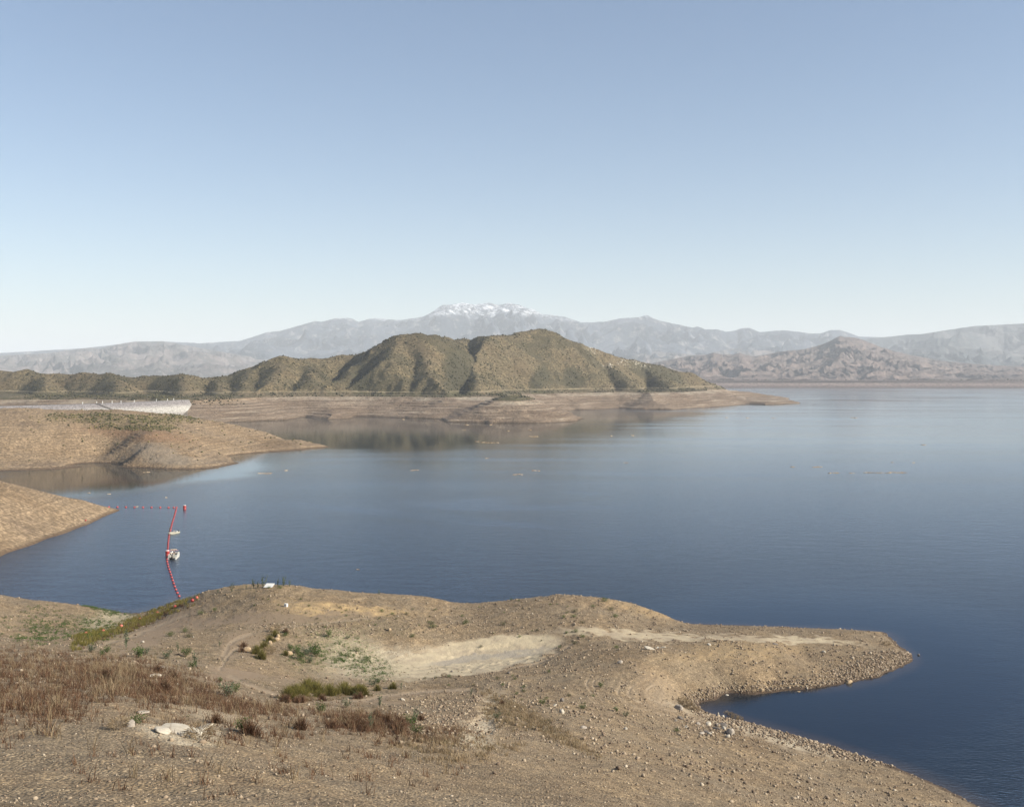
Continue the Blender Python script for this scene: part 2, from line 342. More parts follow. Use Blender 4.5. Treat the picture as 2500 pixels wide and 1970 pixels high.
# ------------------------------------------------------------------ LEFT SPIT and small spit (middle distance)
def tps_land(name, pts, dr, ur, n, lam, reach=None, extra=(), fn=None):
    P = np.array([W(u, v, z) for u, v, z in pts]+[((u-UC)/F*d, d, z) for u, d, z in extra])
    sc = 100.; wt = tps_fit(P[:, :2]/sc, P[:, 2], lam)
    d = np.linspace(*dr, n[0]); u = np.linspace(*ur, n[1]); U, D = np.meshgrid(u, d); X = (U-UC)/F*D
    Z = tps_eval(P[:, :2]/sc, wt, X/sc, D/1./sc)
    return U, D, X, D.copy(), Z
U2, D2, X2, Y2, Z2 = tps_land('left_spit', [
    (0, 1003, 31), (100, 1009, 29), (208, 1014, 27), (300, 1014, 27), (360, 1015, 26), (420, 1018, 24), (480, 1028, 18), (520, 1040, 13.5), (560, 1050, 9.5), (660, 1063, 5.6), (740, 1078, 2.8), (785, 1087, .9), (800, 1089.5, .5),
    (800, 1090, 0), (770, 1094, 0), (740, 1099, 0), (640, 1105, 0), (580, 1110, 0), (552, 1115, 0), (570, 1122, 0), (586, 1130, 0), (555, 1137, 0), (520, 1142, 0), (450, 1146, 0), (400, 1145, 0), (350, 1142, 0), (300, 1135, 0), (270, 1130, 0), (208, 1139, 0), (150, 1145, 0), (100, 1148, 0), (0, 1150, 0), (-150, 1160, 0),
    (208, 1060, 16), (208, 1100, 6.5), (350, 1060, 17), (350, 1100, 9), (350, 1125, 3.4), (450, 1050, 16), (450, 1090, 9), (450, 1125, 3.6), (560, 1080, 6.6), (530, 1105, 3.8), (520, 1125, 2), (650, 1085, 2.8), (240, 1115, 2.2), (280, 1110, 4.8), (0, 1060, 18), (0, 1100, 9), (-150, 1080, 14), (208, 1035, 22), (350, 1035, 22)],
    (540, 1180), (-420, 900), (420, 800), .002,
    extra=[(208, 880, 15), (300, 890, 13), (400, 930, 8), (0, 870, 18), (208, 980, 5), (300, 1000, 2), (208, 1110, -4), (400, 1100, -4), (0, 1130, -3), (480, 1000, -1), (560, 950, -2), (650, 900, -2.5), (740, 850, -2), (820, 810, -3), (830, 860, -6), (900, 830, -9), (700, 1000, -8), (500, 1100, -8), (700, 740, -7), (840, 760, -7), (620, 700, -6), (640, 620, -7), (500, 590, -7), (350, 590, -7), (208, 590, -6), (0, 580, -6), (-200, 560, -6), (900, 600, -12), (900, 1100, -12)])
a2 = fbm(X2/40, Y2/40, 5, 31); b2 = fbm(X2/8, Y2/8, 4, 41)
VV2 = VH+(H-Z2)*F/D2
# the drawdown gully that runs down to the notch, and its furrowed flank
Z2 = Z2+a2*1.6*sstep(.5, 8, Z2)+b2*.35*sstep(0, 3, Z2)
Z2 = np.where(Z2 > 0, terr(Z2+.3*b2, 1.5, .25, .35), Z2)
Z2 = np.where(Z2 > 0, terr(Z2+.15*b2, .5, .25, .5), Z2)
Z2 = np.where(Z2 > 0, Z2+.35*sstep(0, 1.2, Z2), Z2)
e2 = lambda *a, **k: ell(U2+a2*40, VV2+b2*6+a2*6, *a, **k)
br = np.clip(e2(300, 1025, 170, 12, 0)*(.4+.6*sstep(-.1, .2, b2))+e2(330, 1046, 90, 7, 0), 0, 1)
rd = np.clip(e2(330, 1062, 130, 14, 5)*.8, 0, 1)
gr = np.clip(e2(390, 1110, 70, 20, 12)*.9+e2(430, 1128, 110, 7)*.5, 0, 1)
def land(name, U, D, X, Y, Z, attrs, mat, label, zmin=-2.5):
    ok = Z > zmin; keep = ok[:-1, :-1] | ok[1:, 1:]
    Vc, Fc, Ac = compact(np.stack([X, Y, Z], -1).reshape(-1, 3), grid_faces(*Z.shape, keep), attrs)
    return tag(link(name, mesh_np(name, Vc, Fc, True, Ac), mat), label, kind='structure')
def spit_mat():
    m = NT('drawdown shore earth'); P = m.pos(); z = m.z()
    c = m.ramp(m.noise(.02, 5, P), [(.35, (.18, .124, .072)), (.55, (.235, .170, .104)), (.7, (.18, .13, .083))])
    wz = m.math('ADD', z, m.math('MULTIPLY', m.noise(.05, 4, P), 2.)); cb = m.n('ShaderNodeCombineXYZ'); m.put(cb.inputs[2], wz)
    c = m.mix(.85, c, m.mix(1., c, m.ramp(m.noise(1.6, 5, cb.outputs[0], .75), [(.35, .55), (.5, 1), (.65, 1.5)]), 'MULTIPLY'))
    sp = m.n('ShaderNodeSeparateColor'); m.put(sp.inputs[0], m.voro(.9, P)); c = m.mix(.8, c, m.mix(1., c, m.ramp(sp.outputs[0], [(0, .6), (.6, 1), (1, 1.5)]), 'MULTIPLY'))
    br = m.ramp(m.noise(.5, 5, P, .75), [(.42, 0), (.52, 1)])
    c = m.mix(m.math('MULTIPLY', m.attr('brush'), br), c, (.085, .08, .035))
    c = m.mix(m.math('MULTIPLY', m.attr('red'), m.math('ADD', m.math('MULTIPLY', br, .4), .4)), c, (.20, .115, .065))
    c = m.mix(m.math('MULTIPLY', m.attr('grey'), .7), c, (.25, .205, .15))
    wet = m.ramp(z, [(.0, 1), (.3, 1), (.9, 0)])
    c = m.mix(m.math('MULTIPLY', wet, .75), c, (.085, .055, .035)); m.col(c)
    m.bump(m.math('ADD', m.noise(.4, 8, P, .7), m.math('MULTIPLY', sp.outputs[0], .3)), 1.4, .8); return m.m
M_SPIT = spit_mat()
land('left_spit_ground', U2, D2, X2, Y2, Z2, dict(brush=br, red=rd, grey=gr), M_SPIT, 'low tan spit with drawdown terraces at the left')
U3, D3, X3, Y3, Z3 = tps_land('small_spit', [(208, 1223, 5.0), (240, 1232, 2.8), (292, 1243, 0), (270, 1254, 0), (250, 1263, 0), (225, 1275, 0), (200, 1286, 0), (150, 1305, 0), (80, 1330, 0), (0, 1360, 0), (-100, 1400, 0),
    (208, 1250, 2.6), (150, 1235, 6.5), (150, 1270, 2.6), (60, 1235, 9), (60, 1290, 3.5), (-60, 1250, 11), (-60, 1320, 4), (-200, 1260, 13)], (300, 560), (-480, 420), (220, 500), .002,
    extra=[(208, 445, -1), (150, 470, -1.5), (0, 500, 0), (-200, 520, 3), (310, 470, -3), (350, 430, -4), (330, 395, -4), (260, 370, -5), (150, 335, -5), (0, 300, -5), (400, 500, -8), (400, 350, -9), (208, 520, -6)])
Z3 = Z3+fbm(X3/14, Y3/14, 4, 51)*.5*sstep(.3, 3, Z3); Z3 = np.where(Z3 > 0, terr(Z3, .5, .2, .5), Z3)
zz = np.zeros_like(Z3)
land('small_spit_ground', U3, D3, X3, Y3, Z3, dict(brush=zz, red=zz, grey=zz), M_SPIT, 'point of a small tan spit at the left edge')

# ------------------------------------------------------------------ HILLS beyond the lake
shore_h = [(u, (H*F)/(v-VH)) for u, v in [(430, 1042), (500, 1036), (560, 1031), (640, 1028), (700, 1026), (725, 1022), (745, 1018), (775, 1023), (800, 1025), (850, 1022), (866, 1017), (930, 1018), (1000, 1021), (1080, 1022), (1088, 1030), (1140, 1032), (1200, 1033), (1300, 1033), (1370, 1031), (1405, 1028), (1428, 1022), (1405, 1012), (1385, 1004), (1410, 1001), (1450, 1001), (1500, 997), (1560, 1000), (1640, 1001), (1680, 998), (1740, 994), (1800, 990), (1822, 986.5), (1870, 988.5), (1920, 986.5), (1958, 984.5), (1930, 979), (1905, 977.5), (1915, 975.5), (1928, 974)]]
shore_h += [(1900, 2750), (1860, 2800), (1750, 2900), (1600, 3000), (-600, 3000), (-900, 1300), (100, 1250)]
PH = [((u-UC)/F*d, d) for u, d in shore_h]
NUh, NDh = 1500, 620
uh = np.linspace(-420, 2000, NUh); dh = np.concatenate([np.linspace(1215, 1950, 470, endpoint=False), np.linspace(1950, 3000, 150)])
UH, DH = np.meshgrid(uh, dh); XH = (UH-UC)/F*DH; YH = DH.copy()
wx = fbm(XH/160, YH/160, 3, 61)*26; wy = fbm(XH/160, YH/160, 3, 71)*26
sdn = poly_sd(XH+wx*.45+5*fbm(XH/30, YH/30, 3, 96), YH+wy*.45+9*fbm(XH/30, YH/30, 3, 97), PH)
crest = [(-400, 895, 1720), (0, 903, 1700), (150, 915, 1680), (208, 914, 1670), (270, 908, 1650), (330, 916, 1650), (400, 918, 1640), (450, 911, 1620), (495, 917, 1640), (530, 919, 1660), (560, 912, 1680), (610, 895, 1700), (660, 879, 1710), (690, 871, 1710), (740, 877, 1740), (800, 872, 1780), (850, 868, 1800), (895, 865, 1810), (915, 853, 1800), (947, 834, 1780), (989, 819, 1750), (1018, 816, 1750), (1044, 820, 1800), (1070, 826, 1880), (1102, 829, 1990), (1134, 829, 2060), (1163, 832, 2070), (1189, 820, 2000), (1215, 817, 1970), (1260, 817, 2000), (1279, 810, 2020), (1312, 808, 2050), (1328, 810, 2060), (1354, 819, 2080), (1399, 837, 2120), (1447, 855, 2150), (1496, 869, 2190), (1550, 882, 2240), (1603, 892, 2290), (1677, 912, 2340), (1721, 932, 2380), (1773, 952, 2440), (1830, 957, 2480), (1891, 963, 2500), (1920, 971, 2530)]
spurs = [
    [(989, 819, 1750), (965, 850, 1680), (935, 900, 1580), (905, 945, 1480)],
    [(1018, 816, 1750), (1028, 850, 1700), (1042, 905, 1610), (1065, 948, 1500)],
    [(1215, 817, 1970), (1195, 834, 1890), (1178, 868, 1790), (1166, 908, 1680), (1166, 948, 1560)],
    [(1260, 817, 2000), (1262, 860, 1910), (1270, 910, 1820), (1278, 948, 1740)],
    [(1312, 808, 2050), (1335, 850, 1970), (1352, 905, 1870), (1358, 948, 1790)],
    [(1354, 819, 2080), (1400, 870, 1990), (1440, 915, 1900), (1455, 948, 1820)],
    [(1447, 855, 2150), (1490, 890, 2060), (1530, 925, 1970), (1560, 950, 1900)],
    [(1550, 882, 2240), (1600, 915, 2130), (1640, 942, 2040)],
    [(895, 865, 1810), (870, 890, 1720), (835, 925, 1610), (805, 950, 1520)],
    [(690, 871, 1710), (680, 900, 1630), (670, 930, 1550), (655, 955, 1480)],
    [(740, 877, 1740), (755, 910, 1640), (760, 945, 1530)],
    [(450, 911, 1620), (455, 935, 1540), (450, 955, 1480)],
    [(530, 919, 1660), (545, 940, 1560), (540, 958, 1480)],
    [(610, 895, 1700), (605, 925, 1600), (600, 950, 1510)],
    [(270, 908, 1650), (290, 935, 1550), (290, 955, 1480)],
    [(100, 912, 1680), (120, 940, 1580)], [(-150, 905, 1700), (-120, 940, 1600)],
    [(1215, 965, 1338), (1262, 961.5, 1345), (1310, 964, 1350)], [(1310, 964, 1350), (1370, 985, 1335)]]
def ridge_h(X, Y, pts, slope, r):
    best = np.full(X.shape, -1e9)
    q = [W(u, v, D=d) for u, v, d in pts]
    for a, b in zip(q[:-1], q[1:]):
        vx, vy = b[0]-a[0], b[1]-a[1]; t = np.clip(((X-a[0])*vx+(Y-a[1])*vy)/(vx*vx+vy*vy), 0, 1)
        d = np.hypot(X-a[0]-t*vx, Y-a[1]-t*vy); best = np.maximum(best, a[2]+(b[2]-a[2])*t-slope*(np.sqrt(d*d+r*r)-r))
    return best
ZR = ridge_h(XH+wx*.3, YH+wy*.3, crest, .80, 30)
for i, s in enumerate(spurs): ZR = smax(ZR, ridge_h(XH+wx*.5, YH+wy*.5, s, 1.05 if i == 2 else .80 if i < 17 else .31, 12 if i < 17 else 34), 5 if i != 2 else 3)
ZR = np.where(YH > 2000, ZR, ZR)
nr = ridged(XH/130+wx*.01, YH/130, 5, 81)
base = (27+4*fbm(XH/120, YH/120, 4, 91))*(1-.62*sstep(1540, 1370, DH)*sstep(1040, 1150, UH)*sstep(1480, 1400, UH))*(1-.8*sstep(1690, 1850, UH))
ZZ = smax(ZR+(nr-.55)*10*sstep(30, 60, ZR), base, 4)
bank = .26*sdn+1.4*fbm(XH/60, YH/60, 4, 93)*sstep(0, 30, sdn)
bank = bank+.13*np.maximum(sdn, 0)*ell(UH, DH, 1262, 1330, 170, 110)
bank = np.where(sdn > 0, bank+.7*sstep(0, 5, sdn), bank*2)
bank = np.where(sdn > 110, bank+(sdn-110)*.5, bank)
ZH = smin(bank, ZZ, 3)
ter = (ZH > .5) & (ZH < 31)
nb = fbm(XH/25, YH/25, 4, 95)
tk = (1-.55*ell(UH, DH, 1120, 1330, 90, 120))*(.45+.55*sstep(-.25, .15, fbm(XH/45, YH/45, 3, 98)))
ZH = np.where(ter, terr(ZH+.9*nb, 3.1, .2, .6*tk), ZH)
ZH = np.where(ter, terr(ZH+.35*nb, 1.2, .22, .5*tk), ZH)
ZH = ZH+np.where(ZH > 31, nb*1.2, 0)
VVH = VH+(H-ZH)*F/DH
eh = lambda *a, **k: ell(UH+wx*.8, VVH+nb*5, *a, **k)
orange = np.clip(eh(520, 968, 110, 16, 0)+eh(450, 948, 60, 8)*.5, 0, 1)
rocky = np.clip(eh(1445, 856, 25, 4, 20)+eh(1540, 888, 40, 9, 10)+eh(1485, 893, 14, 8)*.6, 0, 1)
gyh, gxh = np.gradient(ZH); asp = gxh/((uh[1]-uh[0])/F*DH)          # slopes away from the sun: denser brush, also coloured darker to deepen their shade
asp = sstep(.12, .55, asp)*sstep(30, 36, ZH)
dense = np.clip(asp*.75+eh(1120, 915, 34, 55, -8)+eh(885, 928, 24, 32, -25)+eh(388, 945, 32, 26, -20)*.9+eh(1312, 930, 16, 30, 20)*.8+eh(1398, 925, 24, 24, 0)*.9+eh(1600, 905, 60, 16, 15)*.5, 0, 1)  # ellipses paint the shade of the gullies as darker, denser brush
def hill_mat():
    m = NT('chaparral hill'); P = m.pos(); z = m.z()
    nz = m.math('ADD', z, m.math('MULTIPLY', m.math('SUBTRACT', m.noise(.012, 4, P), .5), 5.))
    soil = m.ramp(m.noise(.012, 5, P), [(.32, (.155, .115, .063)), (.5, (.265, .203, .112)), (.6, (.185, .145, .08)), (.72, (.255, .185, .105))])
    brushc = m.mix(m.math('MULTIPLY', m.attr('dense'), .85), m.ramp(m.noise(.3, 2, P), [(.3, (.038, .036, .019)), (.7, (.085, .074, .038))]), (.024, .027, .016))  # the mask also darkens the brush colour, standing in for shade
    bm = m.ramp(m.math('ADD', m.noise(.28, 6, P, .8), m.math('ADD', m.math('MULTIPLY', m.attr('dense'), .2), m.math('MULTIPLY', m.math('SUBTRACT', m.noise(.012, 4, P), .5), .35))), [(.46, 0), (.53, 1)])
    up = m.mix(m.math('MULTIPLY', bm, .85), soil, brushc)
    rk = m.math('MULTIPLY', m.attr('rocky'), m.ramp(m.noise(.22, 4, P, .7), [(.56, 0), (.62, .8)])); up = m.mix(rk, up, (.50, .45, .34))
    cb = m.n('ShaderNodeCombineXYZ'); m.put(cb.inputs[2], m.math('ADD', z, m.math('MULTIPLY', m.noise(.02, 3, P), 2.5)))
    sp = m.n('ShaderNodeSeparateXYZ'); m.put(sp.inputs[0], P); m.put(cb.inputs[0], m.math('MULTIPLY', sp.outputs[0], .02))
    ring = m.ramp(m.noise(.55, 7, cb.outputs[0], .8), [(.34, (.10, .068, .045)), (.46, (.195, .14, .094)), (.54, (.28, .21, .147)), (.64, (.52, .43, .32))])
    ring = m.mix(m.ramp(m.noise(.02, 4, P), [(.4, 0), (.65, .5)]), ring, (.20, .145, .10))
    ring = m.mix(.7, ring, m.mix(1., ring, m.ramp(m.noise(.5, 5, P, .8), [(.35, .55), (.6, 1.35)]), 'MULTIPLY'))
    ring = m.mix(m.math('MULTIPLY', m.math('MULTIPLY', m.maprange(nz, 19., 21.5), m.maprange(nz, 24.2, 25.2, 1., 0.)), m.ramp(m.noise(.03, 5, P, .7), [(.4, 0), (.58, .75)])), ring, (.42, .35, .26))
    ring = m.mix(m.math('MULTIPLY', m.attr('orange'), .5), ring, (.33, .215, .115))
    green = m.mix(m.math('MULTIPLY', bm, .8), (.19, .145, .09), (.065, .065, .03))
    c = m.mix(m.maprange(nz, 24.8, 25.8), ring, green)
    road = m.math('MULTIPLY', m.maprange(nz, 31.2, 31.6), m.maprange(nz, 32.6, 33.2, 1., 0.))
    c = m.mix(m.maprange(nz, 32.2, 33.), c, up); c = m.mix(m.math('MULTIPLY', road, m.ramp(m.noise(.01, 3, P), [(.4, .25), (.6, .9)])), c, (.34, .275, .175))
    c = m.mix(m.math('MULTIPLY', m.maprange(z, .3, 1.2, 1., 0.), .8), c, (.08, .055, .035))
    m.col(c); m.bump(m.math('ADD', m.noise(.28, 8, P, .8), m.math('MULTIPLY', bm, .25)), 3.2, .9); return m.m
M_HILL = hill_mat()
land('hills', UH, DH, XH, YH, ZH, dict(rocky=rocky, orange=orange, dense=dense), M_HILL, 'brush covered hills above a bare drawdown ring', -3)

# ------------------------------------------------------------------ MOUNTAIN RANGES
def mrange(name, sil, Dc, depth, back, base, amp, sc, seed, mat, label, n=(200, 900), snow=False, foot=0.0, p=1.3):
    su = np.array([a for a, b in sil], float); sv = np.array([b for a, b in sil], float)
    u = np.linspace(su[0], su[-1], n[1]); vz = np.interp(u, su, sv)
    vz = vz + .9*fbm(u/14, u*0+seed, 4, seed)*min(1, amp/60)
    t = np.linspace(0, 1, n[0]); tb = np.linspace(1, 1.35, max(8, n[0]//6))[1:]
    T = np.concatenate([t, tb])[:, None]*np.ones_like(u)[None]
    U = np.ones_like(T)*u[None]
    Dcr = Dc*(1+.05*fbm(u/160, u*0+3, 3, seed+1))[None]
    D = np.where(T <= 1, Dcr-depth*(1-T), Dcr+back*(T-1)/.35)
    X = (U-UC)/F*D
    zc = (H-(vz-VH)*Dcr[0]/F)[None]
    prof = np.where(T <= 1, np.clip(T, 0, 1)**p, 1-((T-1)/.35)**1.5)
    wp = fbm(X/(sc*2), D/(sc*2), 3, seed+4)*1.2
    nz = ridged(X/sc+wp, D/sc+wp, 7, seed+2, .52)-.62
    env = np.where(T <= 1, np.sin(np.pi*np.clip(T, 0, 1)**.9)**.7*.9+.15, .15)
    Z = base+(zc-base)*prof+nz*amp*env*np.clip((zc-base)/(zc-base).max()*1.5, .25, 1)
    Z = np.maximum(Z, base*.2+foot)
    for _ in range(3):
        ang = ((Z-H)/D); fr = T <= 1; cur = np.where(fr, ang, -1).max(0); tgt = (VH-vz)/F
        k = (tgt-cur)[None]; Z = Z+np.where(T > .0, k*D*np.clip((T-.25)/.6, 0, 1)**1.0, 0)
        over = ((Z-H)/D) > tgt[None]; Z = np.where(over, H+tgt[None]*D, Z)
    Vc = np.stack([X, D, Z], -1).reshape(-1, 3)
    return tag(link(name, mesh_np(name, Vc, grid_faces(*T.shape), True), mat), label, kind='structure')
def mtn_mat(name, rock, scrub, sc, snow=None, pale=(.5, .45, .4), pal=.3, bumpd=20.):
    m = NT(name); P = m.pos(); z = m.z()
    n1 = m.noise(1./sc, 8, P, .72)
    c = m.mix(m.ramp(n1, [(.42, 0), (.56, 1)]), rock, scrub)
    c = m.mix(m.math('MULTIPLY', m.ramp(m.noise(3.2/sc, 6, P, .75), [(.54, 0), (.62, 1)]), pal), c, pale)
    if snow:
        f = m.maprange(m.math('ADD', z, m.math('MULTIPLY', m.math('SUBTRACT', m.noise(2./sc, 7, P, .75), .5), snow[1]*2.4)), snow[0]-snow[1]*.3, snow[0]+snow[1]*.4)
        f = m.math('MULTIPLY', f, m.ramp(m.noise(4.5/sc, 5, P, .8), [(.46, .0), (.60, .8)]), clamp=True); c = m.mix(f, c, (.85, .87, .9))
    m.col(c); m.bump(m.noise(4./sc, 8, P, .75), bumpd, .9); return m.m
far_sil = [(-700, 900), (-300, 880), (0, 862), (208, 850), (303, 839), (400, 834), (491, 838), (587, 832), (613, 824), (652, 811), (684, 808), (723, 797), (768, 784), (784, 786), (820, 777), (848, 776), (862, 779), (875, 786), (900, 779), (915, 777), (966, 781), (979, 781), (1031, 774), (1050, 765), (1066, 754), (1079, 745), (1102, 744), (1128, 739), (1160, 744), (1192, 739), (1218, 745), (1241, 740), (1267, 744), (1286, 752), (1302, 756), (1325, 768), (1347, 769), (1380, 774), (1418, 787), (1447, 787), (1483, 784), (1515, 777), (1537, 776), (1563, 774), (1576, 769), (1588, 772), (1600, 779), (1611, 783), (1648, 791), (1692, 800), (1703, 797), (1721, 804), (1751, 804), (1773, 810), (1795, 807), (1812, 801), (1832, 801), (1854, 811), (1910, 806), (1950, 810), (1976, 814), (2002, 814), (2028, 806), (2050, 806), (2068, 811), (2098, 822), (2183, 824), (2300, 826), (2500, 838), (2900, 860), (3200, 880)]
M_FAR = mtn_mat('far mountain rock haze tinted', (.06, .074, .10), (.022, .034, .05), 500., snow=(930, 150), pal=.35, bumpd=60.)  # blue of the haze is put into the rock and scrub colours
mrange('far_mountains', far_sil, 16500, 6300, 2200, 60, 520, 1500, 101, M_FAR, 'hazy blue mountain range with snow on its highest summits', (260, 1100), p=1.1)
left_sil = [(-700, 905), (-400, 880), (0, 868), (120, 862), (208, 850), (222, 849), (239, 852), (270, 845), (303, 838), (329, 834), (400, 833), (432, 839), (491, 850), (560, 862), (640, 876), (720, 890), (820, 905), (900, 917)]
M_LEFT = mtn_mat('left range rock', (.15, .125, .118), (.07, .068, .066), 260., pale=(.33, .28, .26), pal=.4, bumpd=25.)
mrange('left_range', left_sil, 12000, 4000, 1200, 40, 230, 700, 131, M_LEFT, 'long low pinkish range at the left', (200, 700), p=1.0)
r2 = [(1150, 915), (1250, 880), (1350, 868), (1450, 872), (1600, 858), (1700, 866), (1800, 850), (1900, 858), (2000, 855), (2100, 862), (2200, 850), (2300, 862), (2700, 900)]
mrange('middle_range', r2, 12500, 3200, 1200, 40, 260, 700, 141, M_LEFT, 'hazy foothills below the far mountains', (160, 700), p=1.0)
r3 = [(1900, 915), (2000, 880), (2080, 835), (2130, 826), (2183, 821), (2216, 817), (2250, 816), (2291, 809), (2380, 796), (2500, 790), (2650, 800), (2900, 850)]
M_R3 = mtn_mat('right range rock', (.10, .10, .10), (.04, .05, .055), 600., pal=.15, bumpd=35.)
mrange('right_range', r3, 13000, 3500, 1500, 40, 420, 1200, 151, M_R3, 'blue range rising at the right edge', (150, 500))
r4 = [(2080, 915), (2150, 868), (2180, 858), (2230, 853), (2291, 845), (2400, 850), (2500, 862), (2700, 900)]
mrange('right_foothills', r4, 11000, 2500, 800, 36, 200, 700, 161, M_R3, 'darker foothills at the right edge', (120, 400))
r5 = [(1440, 917), (1500, 905), (1580, 890), (1605, 884), (1640, 877), (1680, 869), (1720, 867), (1742, 861), (1765, 866), (1790, 866), (1805, 861), (1820, 866), (1840, 870), (1865, 867), (1900, 859), (1930, 856), (1960, 853), (1990, 846), (2010, 840), (2030, 831), (2042, 824), (2052, 820), (2062, 823), (2075, 823), (2092, 825), (2120, 835), (2150, 847), (2190, 859), (2230, 868), (2291, 880), (2400, 890), (2600, 900), (2900, 916)]
M_R5 = mtn_mat('boulder mountain', (.155, .115, .10), (.082, .066, .06), 80., pale=(.33, .265, .235), pal=.4, bumpd=9.)
mrange('boulder_mountain', r5, 7600, 2300, 700, 38, 105, 260, 171, M_R5, 'rocky pinkish mountain beyond the far dam', (300, 900), foot=28, p=1.25)

# ------------------------------------------------------------------ GROUND under and behind everything, WATER
def slab(name, x0, x1, y0, y1, z, mat, label, n=2):
    xs = np.linspace(x0, x1, n); ys = np.linspace(y0, y1, n); X, Y = np.meshgrid(xs, ys)
    return tag(link(name, mesh_np(name, np.stack([X, Y, X*0+z], -1).reshape(-1, 3), grid_faces(n, n)), mat), label, kind='structure')
def flat_mat(name, c1, c2, sc):
    m = NT(name); m.col(m.ramp(m.noise(sc, 6), [(.35, c1), (.65, c2)])); return m.m
slab('ground', -30000, 30000, -1000, 29000, -12, flat_mat('lake floor', (.10, .08, .05), (.16, .12, .08), .01), 'lake floor and ground under the scene')
slab('valley_plain', -9000, 9000, 4990, 14000, 30, flat_mat('plain', (.13, .11, .07), (.24, .19, .13), .004), 'dry valley plain beyond the far dam')

du = np.linspace(-700, 3200, 420); dd = np.concatenate([np.geomspace(70, 330, 420, endpoint=False), np.geomspace(330, 4925, 420)])
UW, DW = np.meshgrid(du, dd); XW = (UW-UC)/F*DW
dep = np.full(UW.shape, 5.0); inn = DW < 284
dep[inn] = -gz_at(UW[inn], DW[inn])
VW = VH+H*F/DW
w1 = fbm(XW/180, DW/70, 4, 201)*1.0; w2 = fbm(XW/60, DW/20, 4, 211)
ew = lambda *a, **k: ell(UW+w1*90, VW+w2*5+w1*10, *a, **k)
calm = np.clip(ew(850, 1060, 420, 45, 0, soft=.35)+ew(300, 1165, 420, 42, -6, soft=.3)+ew(1100, 1136, 180, 10, 1, soft=.8)*.55+ew(930, 1190, 50, 5)*.35+ew(1300, 1030, 220, 22, 0, soft=.5)*.7+ew(1550, 1018, 180, 9, -2)*.7+ew(2000, 1650, 700, 260)*.9+ew(1330, 1215, 120, 12)*.35+ew(1050, 1260, 250, 16)*.25, 0, 1)
lanes = np.clip(ew(1300, 1214, 170, 8, -3)+ew(1180, 1236, 160, 7, 2)*.8+ew(1050, 1262, 260, 9, 5)+ew(930, 1189, 60, 4)+ew(1150, 1136, 190, 5)+ew(1350, 1240, 200, 6)*.6+ew(1700, 1160, 300, 5)*.5, 0, 1)
streak = np.clip(.9*lanes+.45+1.1*fbm(XW/420+DW/900, DW/46, 4, 221)*sstep(1300, 1080, VW), 0, 1)
def water_mat():
    m = NT('lake water'); P = m.pos()
    dp = m.attr('depth'); calm = m.attr('calm'); st = m.attr('streak')
    deepc = m.mix(m.maprange(dp, .0, 1.3, 1., 0.), (.004, .009, .016), (.036, .029, .026))
    ruf = m.math('SUBTRACT', 1., calm)
    mp = m.n('ShaderNodeMapping'); m.put(mp.inputs[0], P); mp.inputs['Rotation'].default_value = (0, 0, R(12)); mp.inputs['Scale'].default_value = (.55, 1, 1)
    wv = m.n('ShaderNodeMath', operation='ADD'); m.put(wv.inputs[0], m.noise(1.7, 5, mp.outputs[0], .6)); m.put(wv.inputs[1], m.math('MULTIPLY', m.noise(.22, 3, mp.outputs[0]), 1.0))
    b = m.n('ShaderNodeBump'); m.put(b.inputs['Height'], wv.outputs[0]); b.inputs['Distance'].default_value = .30; m.put(b.inputs['Strength'], m.math('ADD', m.math('MULTIPLY', ruf, m.math('ADD', .05, m.math('MULTIPLY', m.attr('near'), .6))), .03))
    gl = m.n('ShaderNodeBsdfGlossy'); m.put(gl.inputs['Color'], m.mix(m.math('MULTIPLY', m.attr('near'), m.attr('near')), (.94, .975, 1), (.60, .70, .86)))
    m.put(gl.inputs['Roughness'], m.math('ADD', .035, m.math('MULTIPLY', ruf, m.math('ADD', m.math('ADD', .03, m.math('MULTIPLY', m.attr('near'), .16)), m.math('MULTIPLY', st, .10))))); m.put(gl.inputs['Normal'], b.outputs[0])
    df = m.n('ShaderNodeBsdfDiffuse'); m.put(df.inputs[0], deepc)
    fr = m.n('ShaderNodeFresnel'); fr.inputs[0].default_value = 1.28; m.put(fr.inputs['Normal'], b.outputs[0])
    mx = m.n('ShaderNodeMixShader'); m.put(mx.inputs[0], fr.outputs[0]); m.t.links.new(df.outputs[0], mx.inputs[1]); m.t.links.new(gl.outputs[0], mx.inputs[2])
    m.t.links.new(mx.outputs[0], m.out.inputs[0]); return m.m
M_WATER = water_mat()
tag(link('water', mesh_np('water', np.stack([XW, DW, XW*0], -1).reshape(-1, 3), grid_faces(*UW.shape), True, dict(depth=dep, calm=calm, streak=streak, near=np.clip(1-np.log(DW/230)/math.log(900/230), 0, 1))), M_WATER), 'calm blue reservoir water', kind='structure')


